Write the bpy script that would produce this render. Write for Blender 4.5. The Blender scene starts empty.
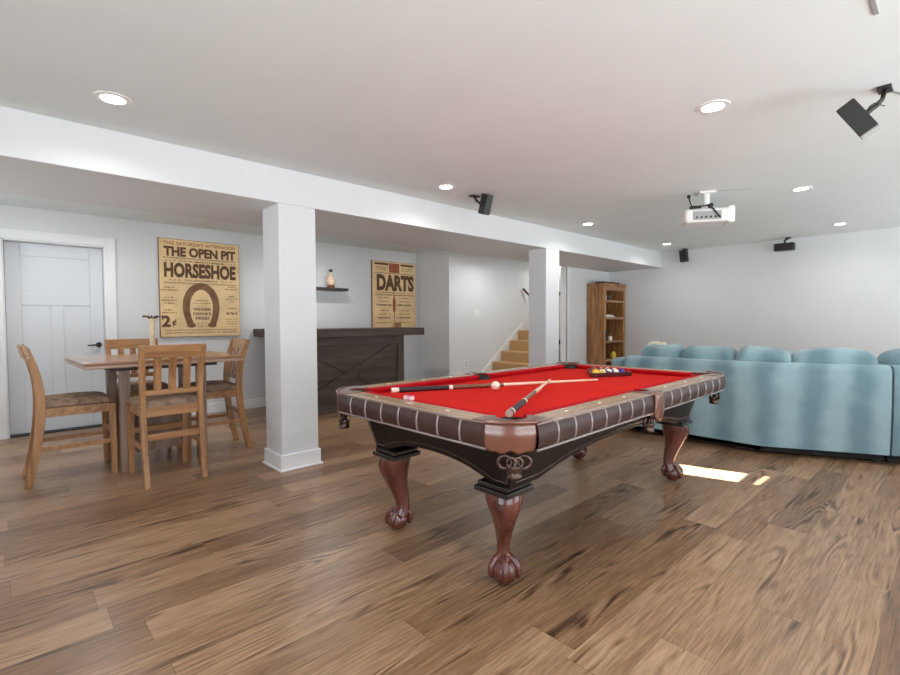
import bpy, bmesh, math, random
from mathutils import Vector, Matrix
random.seed(7)
PI = math.pi
S = bpy.context.scene
COL = S.collection

# ------------------------------------------------------------------ materials
def new_mat(name):
    m = bpy.data.materials.new(name); m.use_nodes = True
    return m, m.node_tree.nodes, m.node_tree.links, m.node_tree.nodes['Principled BSDF']

def lin(c):
    return tuple(((v/255)/12.92 if v/255 <= .04045 else ((v/255+.055)/1.055)**2.4) for v in c) + (1,)

def node(nt, kind, **kw):
    n = nt.nodes.new(kind)
    for k, v in kw.items():
        if k in n.inputs: n.inputs[k].default_value = v
        else: setattr(n, k, v)
    return n

def plain(name, rgb, rough=.5, metal=0, spec=.5, coat=0, var=0, scale=8, bump=0, bscale=60, sheen=0):
    m, N, L, b = new_mat(name); nt = m.node_tree
    b.inputs['Roughness'].default_value = rough; b.inputs['Metallic'].default_value = metal
    b.inputs['Specular IOR Level'].default_value = spec; b.inputs['Coat Weight'].default_value = coat
    b.inputs['Coat Roughness'].default_value = .12
    b.inputs['Sheen Weight'].default_value = sheen
    c = lin(rgb)
    tc = node(nt, 'ShaderNodeTexCoord')
    n = node(nt, 'ShaderNodeTexNoise', Scale=scale, Detail=4)
    L.new(tc.outputs['Object'], n.inputs['Vector'])
    r = node(nt, 'ShaderNodeValToRGB')
    r.color_ramp.elements[0].position = .34; r.color_ramp.elements[1].position = .62
    r.color_ramp.elements[0].color = tuple(v*(1-var) for v in c[:3]) + (1,)
    r.color_ramp.elements[1].color = tuple(min(1, v*(1+var)) for v in c[:3]) + (1,)
    L.new(n.outputs['Fac'], r.inputs['Fac']); L.new(r.outputs['Color'], b.inputs['Base Color'])
    if bump:
        n2 = node(nt, 'ShaderNodeTexNoise', Scale=bscale, Detail=3)
        L.new(tc.outputs['Object'], n2.inputs['Vector'])
        bp = node(nt, 'ShaderNodeBump', Strength=bump, Distance=.01)
        L.new(n2.outputs['Fac'], bp.inputs['Height']); L.new(bp.outputs['Normal'], b.inputs['Normal'])
    return m

def wood(name, dark, light, axis='Z', rough=.4, coat=0, freq=14, stretch=.08, spec=.5):
    """streaked wood whose grain runs along one axis of the object"""
    m, N, L, b = new_mat(name); nt = m.node_tree
    b.inputs['Roughness'].default_value = rough; b.inputs['Coat Weight'].default_value = coat
    b.inputs['Coat Roughness'].default_value = .12; b.inputs['Specular IOR Level'].default_value = spec
    tc = node(nt, 'ShaderNodeTexCoord'); mp = node(nt, 'ShaderNodeMapping')
    sc = [freq]*3; sc['XYZ'.index(axis)] = freq*stretch
    mp.inputs['Scale'].default_value = sc
    L.new(tc.outputs['Object'], mp.inputs['Vector'])
    n = node(nt, 'ShaderNodeTexNoise', Scale=1.0, Detail=6, Roughness=.6, Distortion=.6)
    L.new(mp.outputs['Vector'], n.inputs['Vector'])
    r = node(nt, 'ShaderNodeValToRGB')
    r.color_ramp.elements[0].position = .32; r.color_ramp.elements[1].position = .68
    r.color_ramp.elements[0].color = lin(dark); r.color_ramp.elements[1].color = lin(light)
    L.new(n.outputs['Fac'], r.inputs['Fac']); L.new(r.outputs['Color'], b.inputs['Base Color'])
    bp = node(nt, 'ShaderNodeBump', Strength=.12, Distance=.004)
    L.new(n.outputs['Fac'], bp.inputs['Height']); L.new(bp.outputs['Normal'], b.inputs['Normal'])
    return m

def emit(name, rgb, strength):
    m, N, L, b = new_mat(name)
    b.inputs['Base Color'].default_value = lin(rgb)
    b.inputs['Emission Color'].default_value = lin(rgb); b.inputs['Emission Strength'].default_value = strength
    return m

def floor_material():
    m, N, L, b = new_mat('oak plank floor'); nt = m.node_tree
    tc = node(nt, 'ShaderNodeTexCoord'); sx = node(nt, 'ShaderNodeSeparateXYZ')
    L.new(tc.outputs['Object'], sx.inputs[0])
    def M(op, a, bb=None, c=None):
        n = nt.nodes.new('ShaderNodeMath'); n.operation = op
        for i, v in enumerate((a, bb, c)):
            if v is None: continue
            if isinstance(v, (int, float)): n.inputs[i].default_value = v
            else: L.new(v, n.inputs[i])
        return n.outputs[0]
    PW, PL = .19, 1.5
    v = M('DIVIDE', sx.outputs[1], PW); row = M('FLOOR', v); fv = M('FRACT', v)
    wn = node(nt, 'ShaderNodeTexWhiteNoise', noise_dimensions='1D'); L.new(row, wn.inputs['W'])
    off = M('MULTIPLY', wn.outputs['Value'], 7.3)
    u = M('ADD', M('DIVIDE', sx.outputs[0], PL), off); ci = M('FLOOR', u); fu = M('FRACT', u)
    cid = node(nt, 'ShaderNodeCombineXYZ'); L.new(row, cid.inputs[0]); L.new(ci, cid.inputs[1])
    wn2 = node(nt, 'ShaderNodeTexWhiteNoise', noise_dimensions='2D'); L.new(cid.outputs[0], wn2.inputs['Vector'])
    rnd = wn2.outputs['Value']
    sh = M('MULTIPLY', rnd, 37.0)
    # cathedral grain: distorted stretched bands
    cv = node(nt, 'ShaderNodeCombineXYZ')
    L.new(M('ADD', M('MULTIPLY', sx.outputs[0], .55), sh), cv.inputs[0])
    L.new(M('MULTIPLY', sx.outputs[1], 5.0), cv.inputs[1]); L.new(sh, cv.inputs[2])
    big = node(nt, 'ShaderNodeTexNoise', Scale=1.0, Detail=2, Roughness=.5, Distortion=.4)
    L.new(cv.outputs[0], big.inputs['Vector'])
    rings = M('SINE', M('MULTIPLY', big.outputs['Fac'], 95.0))
    rings = M('MULTIPLY_ADD', rings, .5, .5)
    cf = node(nt, 'ShaderNodeCombineXYZ')
    L.new(M('ADD', M('MULTIPLY', sx.outputs[0], 5.0), sh), cf.inputs[0])
    L.new(M('MULTIPLY', sx.outputs[1], 105.0), cf.inputs[1]); L.new(sh, cf.inputs[2])
    fine = node(nt, 'ShaderNodeTexNoise', Scale=1.0, Detail=5, Roughness=.65)
    L.new(cf.outputs[0], fine.inputs['Vector'])
    cm = node(nt, 'ShaderNodeCombineXYZ')
    L.new(M('ADD', M('MULTIPLY', sx.outputs[0], 1.4), sh), cm.inputs[0])
    L.new(M('MULTIPLY', sx.outputs[1], 9.0), cm.inputs[1]); L.new(sh, cm.inputs[2])
    mid = node(nt, 'ShaderNodeTexNoise', Scale=1.0, Detail=4, Roughness=.6, Distortion=.5)
    L.new(cm.outputs[0], mid.inputs['Vector'])
    # cathedral rings only where a mask allows
    mask = node(nt, 'ShaderNodeMapRange'); L.new(mid.outputs['Fac'], mask.inputs['Value'])
    mask.inputs['From Min'].default_value = .5; mask.inputs['From Max'].default_value = .68
    ring_amt = M('MULTIPLY', M('MULTIPLY', M('POWER', rings, 1.5), mask.outputs['Result']), .5)
    t = M('ADD', M('MULTIPLY', fine.outputs['Fac'], .72), M('MULTIPLY', mid.outputs['Fac'], .56))
    t = M('SUBTRACT', t, ring_amt)
    t = M('ADD', t, M('MULTIPLY', M('SUBTRACT', rnd, .5), .27))
    ramp = node(nt, 'ShaderNodeValToRGB')
    e = ramp.color_ramp.elements
    e[0].position = .22; e[0].color = lin(FLOOR_C[0]); e[1].position = .9; e[1].color = lin(FLOOR_C[2])
    k = e.new(.56); k.color = lin(FLOOR_C[1])
    L.new(t, ramp.inputs['Fac'])
    # seams
    s1 = M('LESS_THAN', M('MINIMUM', fv, M('SUBTRACT', 1.0, fv)), .008)
    s2 = M('LESS_THAN', M('MINIMUM', fu, M('SUBTRACT', 1.0, fu)), .0012)
    seam = M('MAXIMUM', s1, s2)
    mix = node(nt, 'ShaderNodeMix', data_type='RGBA')
    L.new(M('MULTIPLY', seam, .42), mix.inputs['Factor']); L.new(ramp.outputs['Color'], mix.inputs[6])
    mix.inputs[7].default_value = lin((66, 48, 38))
    L.new(mix.outputs[2], b.inputs['Base Color'])
    rr = M('MULTIPLY_ADD', fine.outputs['Fac'], .14, .26)
    L.new(rr, b.inputs['Roughness']); b.inputs['Specular IOR Level'].default_value = .5
    bp = node(nt, 'ShaderNodeBump', Strength=.1, Distance=.002)
    L.new(M('SUBTRACT', t, seam), bp.inputs['Height']); L.new(bp.outputs['Normal'], b.inputs['Normal'])
    return m

def suede_material():
    m, N, L, b = new_mat('teal suede'); nt = m.node_tree
    b.inputs['Roughness'].default_value = .85; b.inputs['Sheen Weight'].default_value = .3
    b.inputs['Specular IOR Level'].default_value = .2
    tc = node(nt, 'ShaderNodeTexCoord')
    mp = node(nt, 'ShaderNodeMapping'); mp.inputs['Scale'].default_value = (1.3, 1.6, .45)
    L.new(tc.outputs['Object'], mp.inputs['Vector'])
    w = node(nt, 'ShaderNodeTexWave', Scale=.6, Distortion=4.2, Detail=1.2)
    w.bands_direction = 'Y'; w.inputs['Detail Scale'].default_value = .8
    L.new(mp.outputs['Vector'], w.inputs['Vector'])
    n = node(nt, 'ShaderNodeTexNoise', Scale=5, Detail=4); L.new(tc.outputs['Object'], n.inputs['Vector'])
    a = node(nt, 'ShaderNodeMath', operation='MULTIPLY_ADD'); L.new(w.outputs['Fac'], a.inputs[0]); a.inputs[1].default_value = .45
    c = node(nt, 'ShaderNodeMath', operation='MULTIPLY'); L.new(n.outputs['Fac'], c.inputs[0]); c.inputs[1].default_value = .55
    L.new(c.outputs[0], a.inputs[2])
    r = node(nt, 'ShaderNodeValToRGB')
    r.color_ramp.elements[0].position = .3; r.color_ramp.elements[1].position = .7
    r.color_ramp.elements[0].color = lin((108, 136, 144)); r.color_ramp.elements[1].color = lin((145, 172, 179))
    L.new(a.outputs[0], r.inputs['Fac']); L.new(r.outputs['Color'], b.inputs['Base Color'])
    bp = node(nt, 'ShaderNodeBump', Strength=.1, Distance=.01)
    L.new(n.outputs['Fac'], bp.inputs['Height']); L.new(bp.outputs['Normal'], b.inputs['Normal'])
    return m

def stripe_ball(name, rgb):
    m, N, L, b = new_mat(name); nt = m.node_tree
    b.inputs['Roughness'].default_value = .12
    tc = node(nt, 'ShaderNodeTexCoord'); sx = node(nt, 'ShaderNodeSeparateXYZ'); L.new(tc.outputs['Object'], sx.inputs[0])
    a = node(nt, 'ShaderNodeMath', operation='ABSOLUTE'); L.new(sx.outputs[2], a.inputs[0])
    lt = node(nt, 'ShaderNodeMath', operation='LESS_THAN'); L.new(a.outputs[0], lt.inputs[0]); lt.inputs[1].default_value = .0155
    mx = node(nt, 'ShaderNodeMix', data_type='RGBA'); L.new(lt.outputs[0], mx.inputs['Factor'])
    mx.inputs[6].default_value = lin((240, 232, 214)); mx.inputs[7].default_value = lin(rgb)
    L.new(mx.outputs[2], b.inputs['Base Color'])
    return m

FLOOR_C = [(64, 44, 30), (135, 103, 76), (184, 150, 119)]
WALL = plain('wall paint', (216, 217, 218), .7, var=.01, scale=3, spec=.3)
CEIL = plain('ceiling paint', (226, 231, 231), .75, var=.01, scale=3, spec=.25)
TRIM = plain('white gloss paint', (232, 232, 233), .35, var=.008, scale=3)
BEAMP = plain('bulkhead paint', (214, 215, 217), .5, var=.008, scale=3, spec=.3)
DOORP = plain('door paint', (212, 215, 219), .4, var=.008, scale=3)
BLACK = plain('black plastic', (26, 24, 23), .45, var=.1)
DARKM = plain('dark metal', (52, 48, 45), .35, metal=.6, var=.1)
STEEL = plain('brushed steel', (150, 148, 146), .28, metal=.9, var=.05)
WHITEP = plain('white plastic', (232, 231, 228), .35, var=.01)
GREYP = plain('grey grille', (158, 158, 158), .5, var=.05)
CLOTH = plain('red felt', (212, 42, 36), .95, var=.04, scale=3, spec=.05)
CUSH = plain('red cushion felt', (186, 20, 30), .9, var=.05, scale=4, spec=.1)
RAILW = wood('rail top wood', (150, 120, 94), (186, 154, 124), 'X', .26, .15, 18, .1)
RAILY = wood('rail top wood across', (150, 120, 94), (186, 154, 124), 'Y', .26, .15, 18, .1)
LEATH = plain('dark rail leather', (62, 39, 35), .4, var=.18, scale=10, coat=0, spec=.4, bump=.08, bscale=70)
RIBM = plain('rail piping', (124, 110, 108), .15, var=.08, coat=1)
CAPM = plain('chestnut pocket leather', (108, 64, 49), .2, var=.14, scale=9, coat=.5)
CABM = wood('espresso cabinet wood', (17, 12, 12), (32, 24, 23), 'X', .32, 0, 14, .1, .3)
BEADM = plain('cabinet bead', (70, 58, 54), .2, var=.1, coat=.4)
LEGM = wood('mahogany leg', (72, 30, 25), (110, 56, 44), 'Z', .16, .8, 16, .2)
PLATEM = plain('dark leg plate', (30, 24, 23), .25, var=.1, coat=.3)
BRONZE = plain('dark bronze', (92, 74, 66), .25, metal=.8, var=.25, scale=30)
POCK = plain('black pocket leather', (24, 20, 20), .5, var=.2)
CUEL = wood('maple shaft', (226, 190, 150), (246, 220, 190), 'X', .25, .3, 30, .05)
CUED = plain('cue wrap', (52, 36, 40), .5, var=.2, scale=60)
CUEF = wood('cue forearm', (92, 54, 36), (134, 86, 56), 'X', .22, .4, 30, .08)
IVORY = plain('ivory', (246, 236, 222), .2, var=.02)
CUBE = plain('cue ball', (246, 232, 212), .12, var=.02)
CHALKP = plain('chalk paper', (236, 196, 204), .7, var=.06, scale=40)
CHALKB = plain('chalk face', (206, 92, 126), .8, var=.1, scale=60)
RACKM = wood('rack wood', (54, 18, 18), (86, 30, 28), 'X', .25, .3, 20, .1)
CHAIRW = wood('honey oak', (138, 94, 57), (190, 140, 93), 'Z', .36, .15, 22, .07)
CHAIRX = wood('honey oak rail', (140, 96, 60), (194, 146, 99), 'X', .36, .15, 22, .07)
SEATF = plain('brown seat fabric', (142, 119, 102), .9, var=.3, scale=22, spec=.15, bump=.1, bscale=140)
TABW = wood('table top wood', (148, 104, 78), (196, 152, 120), 'X', .22, .35, 18, .06)
TABL = wood('table leg wood', (118, 94, 82), (164, 138, 124), 'Z', .4, .1, 18, .08)
TABE = wood('lit table edge wood', (160, 126, 106), (206, 174, 152), 'X', .3, .2, 18, .06)  # reflected light on the table edge is put into this paler tone
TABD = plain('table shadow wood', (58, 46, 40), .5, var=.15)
BARW = wood('dark bar wood', (66, 56, 50), (98, 85, 77), 'X', .5, 0, 12, .07, .3)
BARV = wood('dark bar upright wood', (66, 56, 50), (94, 82, 74), 'Z', .5, 0, 12, .07, .3)
BOOKW = wood('rustic sheesham', (112, 72, 40), (192, 138, 84), 'Z', .42, .1, 20, .1)
BOOKX = wood('rustic shelf wood', (120, 84, 54), (184, 142, 104), 'X', .42, .1, 18, .1)
BOOKD = wood('rustic back wood', (70, 42, 24), (118, 76, 42), 'Z', .5, 0, 14, .1)
SHELFW = wood('dark shelf wood', (46, 36, 31), (68, 54, 47), 'X', .45, 0, 14, .08)
CARPET = plain('tan stair carpet', (186, 150, 106), .95, var=.15, scale=60, spec=.05, bump=.3, bscale=200)
RAILD = wood('dark handrail', (52, 34, 26), (78, 54, 42), 'X', .3, .2, 20, .1)
POST = plain('aged poster board', (228, 196, 148), .55, var=.08, scale=5, spec=.3)
POSTE = plain('poster edge', (122, 98, 80), .6, var=.15, scale=12)
INK = plain('brown ink', (100, 72, 53), .6, var=.12, scale=26, spec=.2)
INKL = plain('faded ink', (146, 110, 78), .6, var=.12, scale=26, spec=.2)
INKR = plain('rust ink', (160, 92, 68), .6, var=.12, scale=26, spec=.2)
SHOE = plain('horseshoe brown', (128, 94, 68), .6, var=.2, scale=14, spec=.2)
GLASSY = plain('amber glass', (238, 206, 178), .12, var=.12, scale=20, coat=.5)
CORKD = plain('dark stopper', (60, 46, 42), .5, var=.1)
AMBER = plain('amber base', (120, 66, 36), .2, var=.3, scale=30)
VASEM = plain('cream vase', (222, 200, 168), .35, var=.14, scale=24)
FLOWD = plain('dried flower', (92, 66, 52), .8, var=.3, scale=60)
PAPER = plain('paper', (212, 204, 196), .7, var=.08, scale=20)
YELL = plain('yellow glaze', (222, 196, 74), .35, var=.05)
PILY = plain('pale yellow throw', (214, 210, 184), .9, var=.12, scale=16, spec=.1)
SUEDE = suede_material()
FLOORM = floor_material()
LAMP = emit('lit lamp diffuser', (255, 250, 240), 26.0)

# ------------------------------------------------------------------ mesh building
class MB:
    def __init__(s): s.v = []; s.f = []
    def add(s, vs, fs):
        o = len(s.v); s.v += [tuple(p) for p in vs]; s.f += [tuple(i+o for i in f) for f in fs]; return s
    def box(s, x0, y0, z0, x1, y1, z1, M=None):
        vs = [(x0,y0,z0),(x1,y0,z0),(x1,y1,z0),(x0,y1,z0),(x0,y0,z1),(x1,y0,z1),(x1,y1,z1),(x0,y1,z1)]
        if M is not None: vs = [M @ Vector(p) for p in vs]
        return s.add(vs, [(0,3,2,1),(4,5,6,7),(0,1,5,4),(1,2,6,5),(2,3,7,6),(3,0,4,7)])
    def bar(s, a, b, w, t, up=(0,0,1)):
        """rectangular bar from a to b; w sideways, t along 'up'"""
        a, b = Vector(a), Vector(b); d = (b-a); ln = d.length; d.normalize()
        side = d.cross(Vector(up)).normalized(); u = side.cross(d)
        M = Matrix((( d.x, side.x, u.x, a.x),(d.y, side.y, u.y, a.y),(d.z, side.z, u.z, a.z),(0,0,0,1)))
        return s.box(0, -w/2, -t/2, ln, w/2, t/2, M)
    def sweep(s, pts, secs):
        """rectangular sections (hx, hy) along nearly vertical path pts"""
        rings = []
        for p, (hx, hy) in zip(pts, secs):
            rings.append([(p[0]-hx,p[1]-hy,p[2]),(p[0]+hx,p[1]-hy,p[2]),(p[0]+hx,p[1]+hy,p[2]),(p[0]-hx,p[1]+hy,p[2])])
        return s.rings(rings)
    def rings(s, rings, cap=True):
        n = len(rings[0]); vs = [p for r in rings for p in r]; fs = []
        for i in range(len(rings)-1):
            for j in range(n):
                k = (j+1) % n
                fs.append((i*n+j, i*n+k, (i+1)*n+k, (i+1)*n+j))
        if cap:
            fs.append(tuple(reversed(range(n)))); fs.append(tuple((len(rings)-1)*n+j for j in range(n)))
        return s.add(vs, fs)
    def tube(s, pts, rad, n=10, cap=True):
        pts = [Vector(p) for p in pts]
        if not hasattr(rad, '__len__'): rad = [rad]*len(pts)
        rings = []; ref = None
        for i, p in enumerate(pts):
            d = (pts[min(i+1, len(pts)-1)] - pts[max(i-1, 0)]).normalized()
            if ref is None:
                ref = Vector((0,0,1)) if abs(d.z) < .9 else Vector((1,0,0))
            a = d.cross(ref).normalized(); bb = d.cross(a).normalized(); ref = (ref - d*ref.dot(d)).normalized()
            rings.append([p + (a*math.cos(2*PI*j/n) + bb*math.sin(2*PI*j/n))*rad[i] for j in range(n)])
        return s.rings(rings, cap)
    def lathe(s, prof, c=(0,0,0), n=24, M=None):
        rings = []
        for r, z in prof:
            ring = [Vector((c[0]+r*math.cos(2*PI*j/n), c[1]+r*math.sin(2*PI*j/n), c[2]+z)) for j in range(n)]
            if M is not None: ring = [M @ p for p in ring]
            rings.append(ring)
        return s.rings(rings)
    def prism(s, poly, z0, z1):
        n = len(poly)
        return s.add([(x,y,z0) for x,y in poly]+[(x,y,z1) for x,y in poly],
                     [tuple(reversed(range(n))), tuple(range(n,2*n))]+[(i,(i+1)%n,n+(i+1)%n,n+i) for i in range(n)])
    def prism_y(s, poly, y0, y1):
        """poly in x,z extruded along y"""
        n = len(poly)
        return s.add([(x,y0,z) for x,z in poly]+[(x,y1,z) for x,z in poly],
                     [tuple(range(n)), tuple(reversed(range(n,2*n)))]+[(i,n+i,n+(i+1)%n,(i+1)%n) for i in range(n)])
    def grid(s, fn, nu, nv):
        vs = [fn(i/nu, j/nv) for i in range(nu+1) for j in range(nv+1)]
        return s.add(vs, [(i*(nv+1)+j, (i+1)*(nv+1)+j, (i+1)*(nv+1)+j+1, i*(nv+1)+j+1) for i in range(nu) for j in range(nv)])
    def ball(s, c, r, n=20, m=12, sc=(1,1,1)):
        prof = [(max(1e-4, math.sin(PI*i/m)), -math.cos(PI*i/m)) for i in range(m+1)]
        return s.rings([[(c[0]+r*sc[0]*q*math.cos(2*PI*j/n), c[1]+r*sc[1]*q*math.sin(2*PI*j/n), c[2]+r*sc[2]*z) for j in range(n)] for q, z in prof])
    def build(s, name, mat, parent=None, bevel=0, smooth=None, seg=2, solid=0, sub=0):
        me = bpy.data.meshes.new(name); me.from_pydata(s.v, [], s.f); me.update()
        bm = bmesh.new(); bm.from_mesh(me)
        bmesh.ops.recalc_face_normals(bm, faces=bm.faces[:]); bm.to_mesh(me); bm.free()
        me.materials.append(mat)
        o = bpy.data.objects.new(name, me); COL.objects.link(o)
        if parent is not None: o.parent = parent
        if smooth:
            for p in me.polygons: p.use_smooth = True
            me.set_sharp_from_angle(angle=math.radians(smooth))
        if solid:
            md = o.modifiers.new('solid', 'SOLIDIFY'); md.thickness = solid; md.offset = -1
        if sub:
            md = o.modifiers.new('sub', 'SUBSURF'); md.levels = sub; md.render_levels = sub
        if bevel:
            md = o.modifiers.new('bevel', 'BEVEL'); md.width = bevel; md.segments = seg; md.limit_method = 'ANGLE'
            md.angle_limit = math.radians(40); md.harden_normals = False
        return o

def tag(o, label=None, cat=None, group=None, kind=None):
    if label: o['label'] = label
    if cat: o['category'] = cat
    if group: o['group'] = group
    if kind: o['kind'] = kind
    return o
def thing(name, label, cat, loc=(0,0,0), rz=0, group=None):
    o = bpy.data.objects.new(name, None); COL.objects.link(o); o.empty_display_size = .1
    o.location = loc; o.rotation_euler = (0,0,rz)
    return tag(o, label, cat, group)
def dup(o, parent=None):
    c = o.copy(); COL.objects.link(c); c.parent = parent
    for ch in [x for x in o.children]: dup(ch, c)
    return c
def struct(name, mb, mat, bevel=0, parent=None):
    o = mb.build(name, mat, parent, bevel)
    if parent is None: o['kind'] = 'structure'
    return o

# ------------------------------------------------------------------ camera
H = 1.22
R = ((0.73198, -0.68130, -0.00417), (-0.02669, -0.02256, -0.99939), (0.68079, 0.73165, -0.03457))
yaw, pitch, roll = math.radians(47.06472767), math.radians(1.98087485), math.radians(.23881968)
fw = Vector((math.cos(yaw)*math.cos(pitch), math.sin(yaw)*math.cos(pitch), -math.sin(pitch)))
rt = Vector((math.sin(yaw), -math.cos(yaw), 0)); dn = fw.cross(rt)
r2 = rt*math.cos(roll) + dn*math.sin(roll); d2 = -rt*math.sin(roll) + dn*math.cos(roll)
cd = bpy.data.cameras.new('camera'); cam = bpy.data.objects.new('camera', cd); COL.objects.link(cam)
cam.matrix_world = Matrix(((r2.x, -d2.x, -fw.x, 0), (r2.y, -d2.y, -fw.y, 0), (r2.z, -d2.z, -fw.z, H), (0,0,0,1)))
cd.sensor_width = 36; cd.lens = 476.14*36/900; cd.clip_start = .02
S.camera = cam

# ------------------------------------------------------------------ the room
XB, XF, YR, YL, ZC = -1.7, 8.75, -2.0, 6.82, 2.45
T = .12
struct('floor', MB().box(XB-.1, YR-.1, -.1, XF+.1, 7.15, 0), FLOORM)
struct('ceiling', MB().box(XB-.1, YR-.1, ZC, XF+.1, 6.95, ZC+.12), CEIL)
def wall_with_holes(axis, at, thick, a0, a1, z1, holes, mb=None):
    """wall slab split round rectangular openings; holes = (a0, a1, z0, z1) sorted"""
    mb = mb or MB()
    def b(p, q, za, zb):
        if q-p < 1e-4 or zb-za < 1e-4: return
        if axis == 'y': mb.box(p, min(at, at+thick), za, q, max(at, at+thick), zb)
        else: mb.box(min(at, at+thick), p, za, max(at, at+thick), q, zb)
    p = a0
    for h0, h1, za, zb in holes:
        b(p, h0, 0, z1); b(h0, h1, 0, za); b(h0, h1, zb, z1); p = h1
    b(p, a1, 0, z1)
    return mb
DX0, DX1, DZ = -.02, .862, 2.105
struct('wall_left', wall_with_holes('y', YL, T, XB, 5.52+T, ZC, [(DX0, DX1, 0, DZ)]), WALL)
struct('wall_return', MB().box(5.52, 5.95+T, 0, 5.52+T, YL, ZC), WALL)
struct('wall_stair', MB().box(5.52, 5.95, 0, XF, 5.95+T, ZC), WALL)
struct('wall_nook', MB().box(7.272, 4.78, 0, XF, 4.78+T, ZC), WALL)
struct('wall_far', MB().box(XF, YR, 0, XF+T, 6.08, ZC), WALL)
W1 = (5.9, 8.3, .5, 2.25)           # windows in the right wall
W0 = (-.9, 1.3, .3, 2.25); W3 = (2.1, 4.3, .3, 2.25)  # unseen openings added to brighten the room from the right
W2 = (4.885, 5.165, 1.465, 1.785)     # added opening in the unseen right wall, shaped to make the sun patch
struct('wall_right', wall_with_holes('y', YR, -T, XB, XF, ZC, [W0, W3, W2, W1]), WALL)
P1 = (-1.2, .8, .3, 2.1); P2 = (4.3, 5.7, .8, 2.1)  # unseen rear openings, added and sized for fill light
struct('wall_back', wall_with_holes('x', XB, -T, YR, 6.95, ZC, [P1, P2]), WALL)
def unseen_window(n, axis, at, h, mull):
    a0, a1, z0, z1 = h; t = .05; mb = MB()
    def b(p, q, za, zb):
        if axis == 'y': mb.box(p, at-.09, za, q, at-.03, zb)
        else: mb.box(at-.09, p, za, at-.03, q, zb)
    b(a0, a1, z0, z0+t); b(a0, a1, z1-t, z1); b(a0, a0+t, z0+t, z1-t); b(a1-t, a1, z0+t, z1-t)
    for k in range(1, mull):
        c = a0+(a1-a0)*k/mull; b(c-t/2, c+t/2, z0+t, z1-t)
    o = struct('unseen_window_%d' % n, mb, TRIM)
unseen_window(1, 'y', YR, W1, 2); unseen_window(2, 'x', XB, P1, 2); unseen_window(3, 'x', XB, P2, 2)
unseen_window(5, 'y', YR, W0, 2); unseen_window(6, 'y', YR, W3, 2)
mb = MB(); mb.box(W2[0], YR-.05, 1.495, W2[1], YR-.03, 1.54); struct('unseen_window_4', mb, TRIM)  # added bar, placed to leave the gap in the sun patch

# bulkhead and columns
BY = 3.735
struct('ceiling_bulkhead', MB().box(XB, BY, 2.17, XF, 4.80, ZC), BEAMP, .004)
def column(x0, x1, y0, y1, label):
    t = thing('column', label, 'column', ((x0+x1)/2, (y0+y1)/2, 0)); t['kind'] = 'structure'; t['group'] = 'square white columns'
    hx, hy = (x1-x0)/2, (y1-y0)/2
    MB().box(-hx, -hy, 0, hx, hy, 2.17).build('shaft', BEAMP, t, .004)
    b = MB().box(-hx-.016, -hy-.016, 0, hx+.016, hy+.016, .135)
    b.build('baseboard', TRIM, t, .006)
    MB().box(-hx-.03, -hy-.03, 0, hx+.03, hy+.03, .02).build('shoe_molding', TRIM, t, .008)
column(1.61, 1.93, BY+.002, BY+.322, 'square white column nearest the dining table, in front of the bar')
column(5.205, 5.505, BY+.002, BY+.285, 'square white column in front of the carpeted staircase')

# trim: baseboards, door casing
def baseboard(n, x0, y0, x1, y1):
    struct('baseboard_%s' % n, MB().box(x0, y0, 0, x1, y1, .13), TRIM, .006)
baseboard('left', .965, YL-.016, 5.52, YL)
baseboard('rear', XB, YL-.016, -.12, YL)
baseboard('return', 5.504, 5.95, 5.52, YL-.016)
baseboard('stair', 5.52, 5.934, 6.3, 5.95)
baseboard('nook', 7.272, 4.764, XF-.016, 4.78)
baseboard('far', XF-.016, YR, XF, 4.78)
struct('trim_1', MB().box(DX0-.095, YL-.02, 0, DX0, YL, DZ+.1).box(DX1, YL-.02, 0, DX1+.095, YL, DZ+.1)
       .box(DX0, YL-.02, DZ, DX1, YL, DZ+.1), TRIM, .004)
struct('trim_2', MB().box(DX0-.001, YL, 0, DX0+.014, YL+.185, DZ).box(DX1-.014, YL, 0, DX1+.001, YL+.185, DZ)
       .box(DX0, YL, DZ-.014, DX1, YL+.185, DZ), TRIM, .002)
struct('trim_3', MB().box(7.256, 4.765, 0, 7.36, 4.78, 2.17).box(7.256, 4.765, 0, 7.272, 4.78+T, 2.17), TRIM, .004)
# door
d = thing('door_1', None, None, (DX0+.016, YL+.13, .012)); d['kind'] = 'structure'
DW, DH = DX1-DX0-.032, DZ-.03
mb = MB()
mb.box(0, .012, 0, DW, .036, DH)                                     # recessed field
st, rl = .125, .14
x2 = DW/2-.055
mb.box(0, 0, 0, st, .012, DH); mb.box(DW-st, 0, 0, DW, .012, DH)
mb.box(st, 0, DH-.14, DW-st, .012, DH); mb.box(st, 0, 0, DW-st, .012, .2)
mb.box(st, 0, 1.4, DW-st, .012, 1.52); mb.box(x2, 0, .2, DW-x2, .012, 1.4)
mb.build('door_leaf', DOORP, d, .005)
hb = MB(); hb.lathe([(.0001,0),(.03,0),(.03,.01),(.012,.014),(.012,.05),(.0001,.05)], (0,0,0), 16, Matrix.Translation((DW-.055, 0, .945)) @ Matrix.Rotation(PI/2, 4, 'X'))
hb.tube([(DW-.055, -.045, .945), (DW-.10, -.05, .945), (DW-.165, -.047, .942)], [.011, .01, .008], 8)
hb.build('door_handle', DARKM, d, 0, 40)
struct('wall_landing', MB().box(7.955, 4.9, 0, 8.05, 5.95, ZC), WALL)
struct('door_light_block', MB().box(DX0-.1, YL+.19, 0, DX1+.1, YL+.24, DZ+.1).box(DX0-.1, YL+T, 0, DX0, YL+.19, DZ+.1).box(DX1, YL+T, 0, DX1+.1, YL+.19, DZ+.1).box(DX0, YL+T, DZ, DX1, YL+.19, DZ+.1), WALL)  # unseen box added behind the door to stop world light leaking round the leaf
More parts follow.
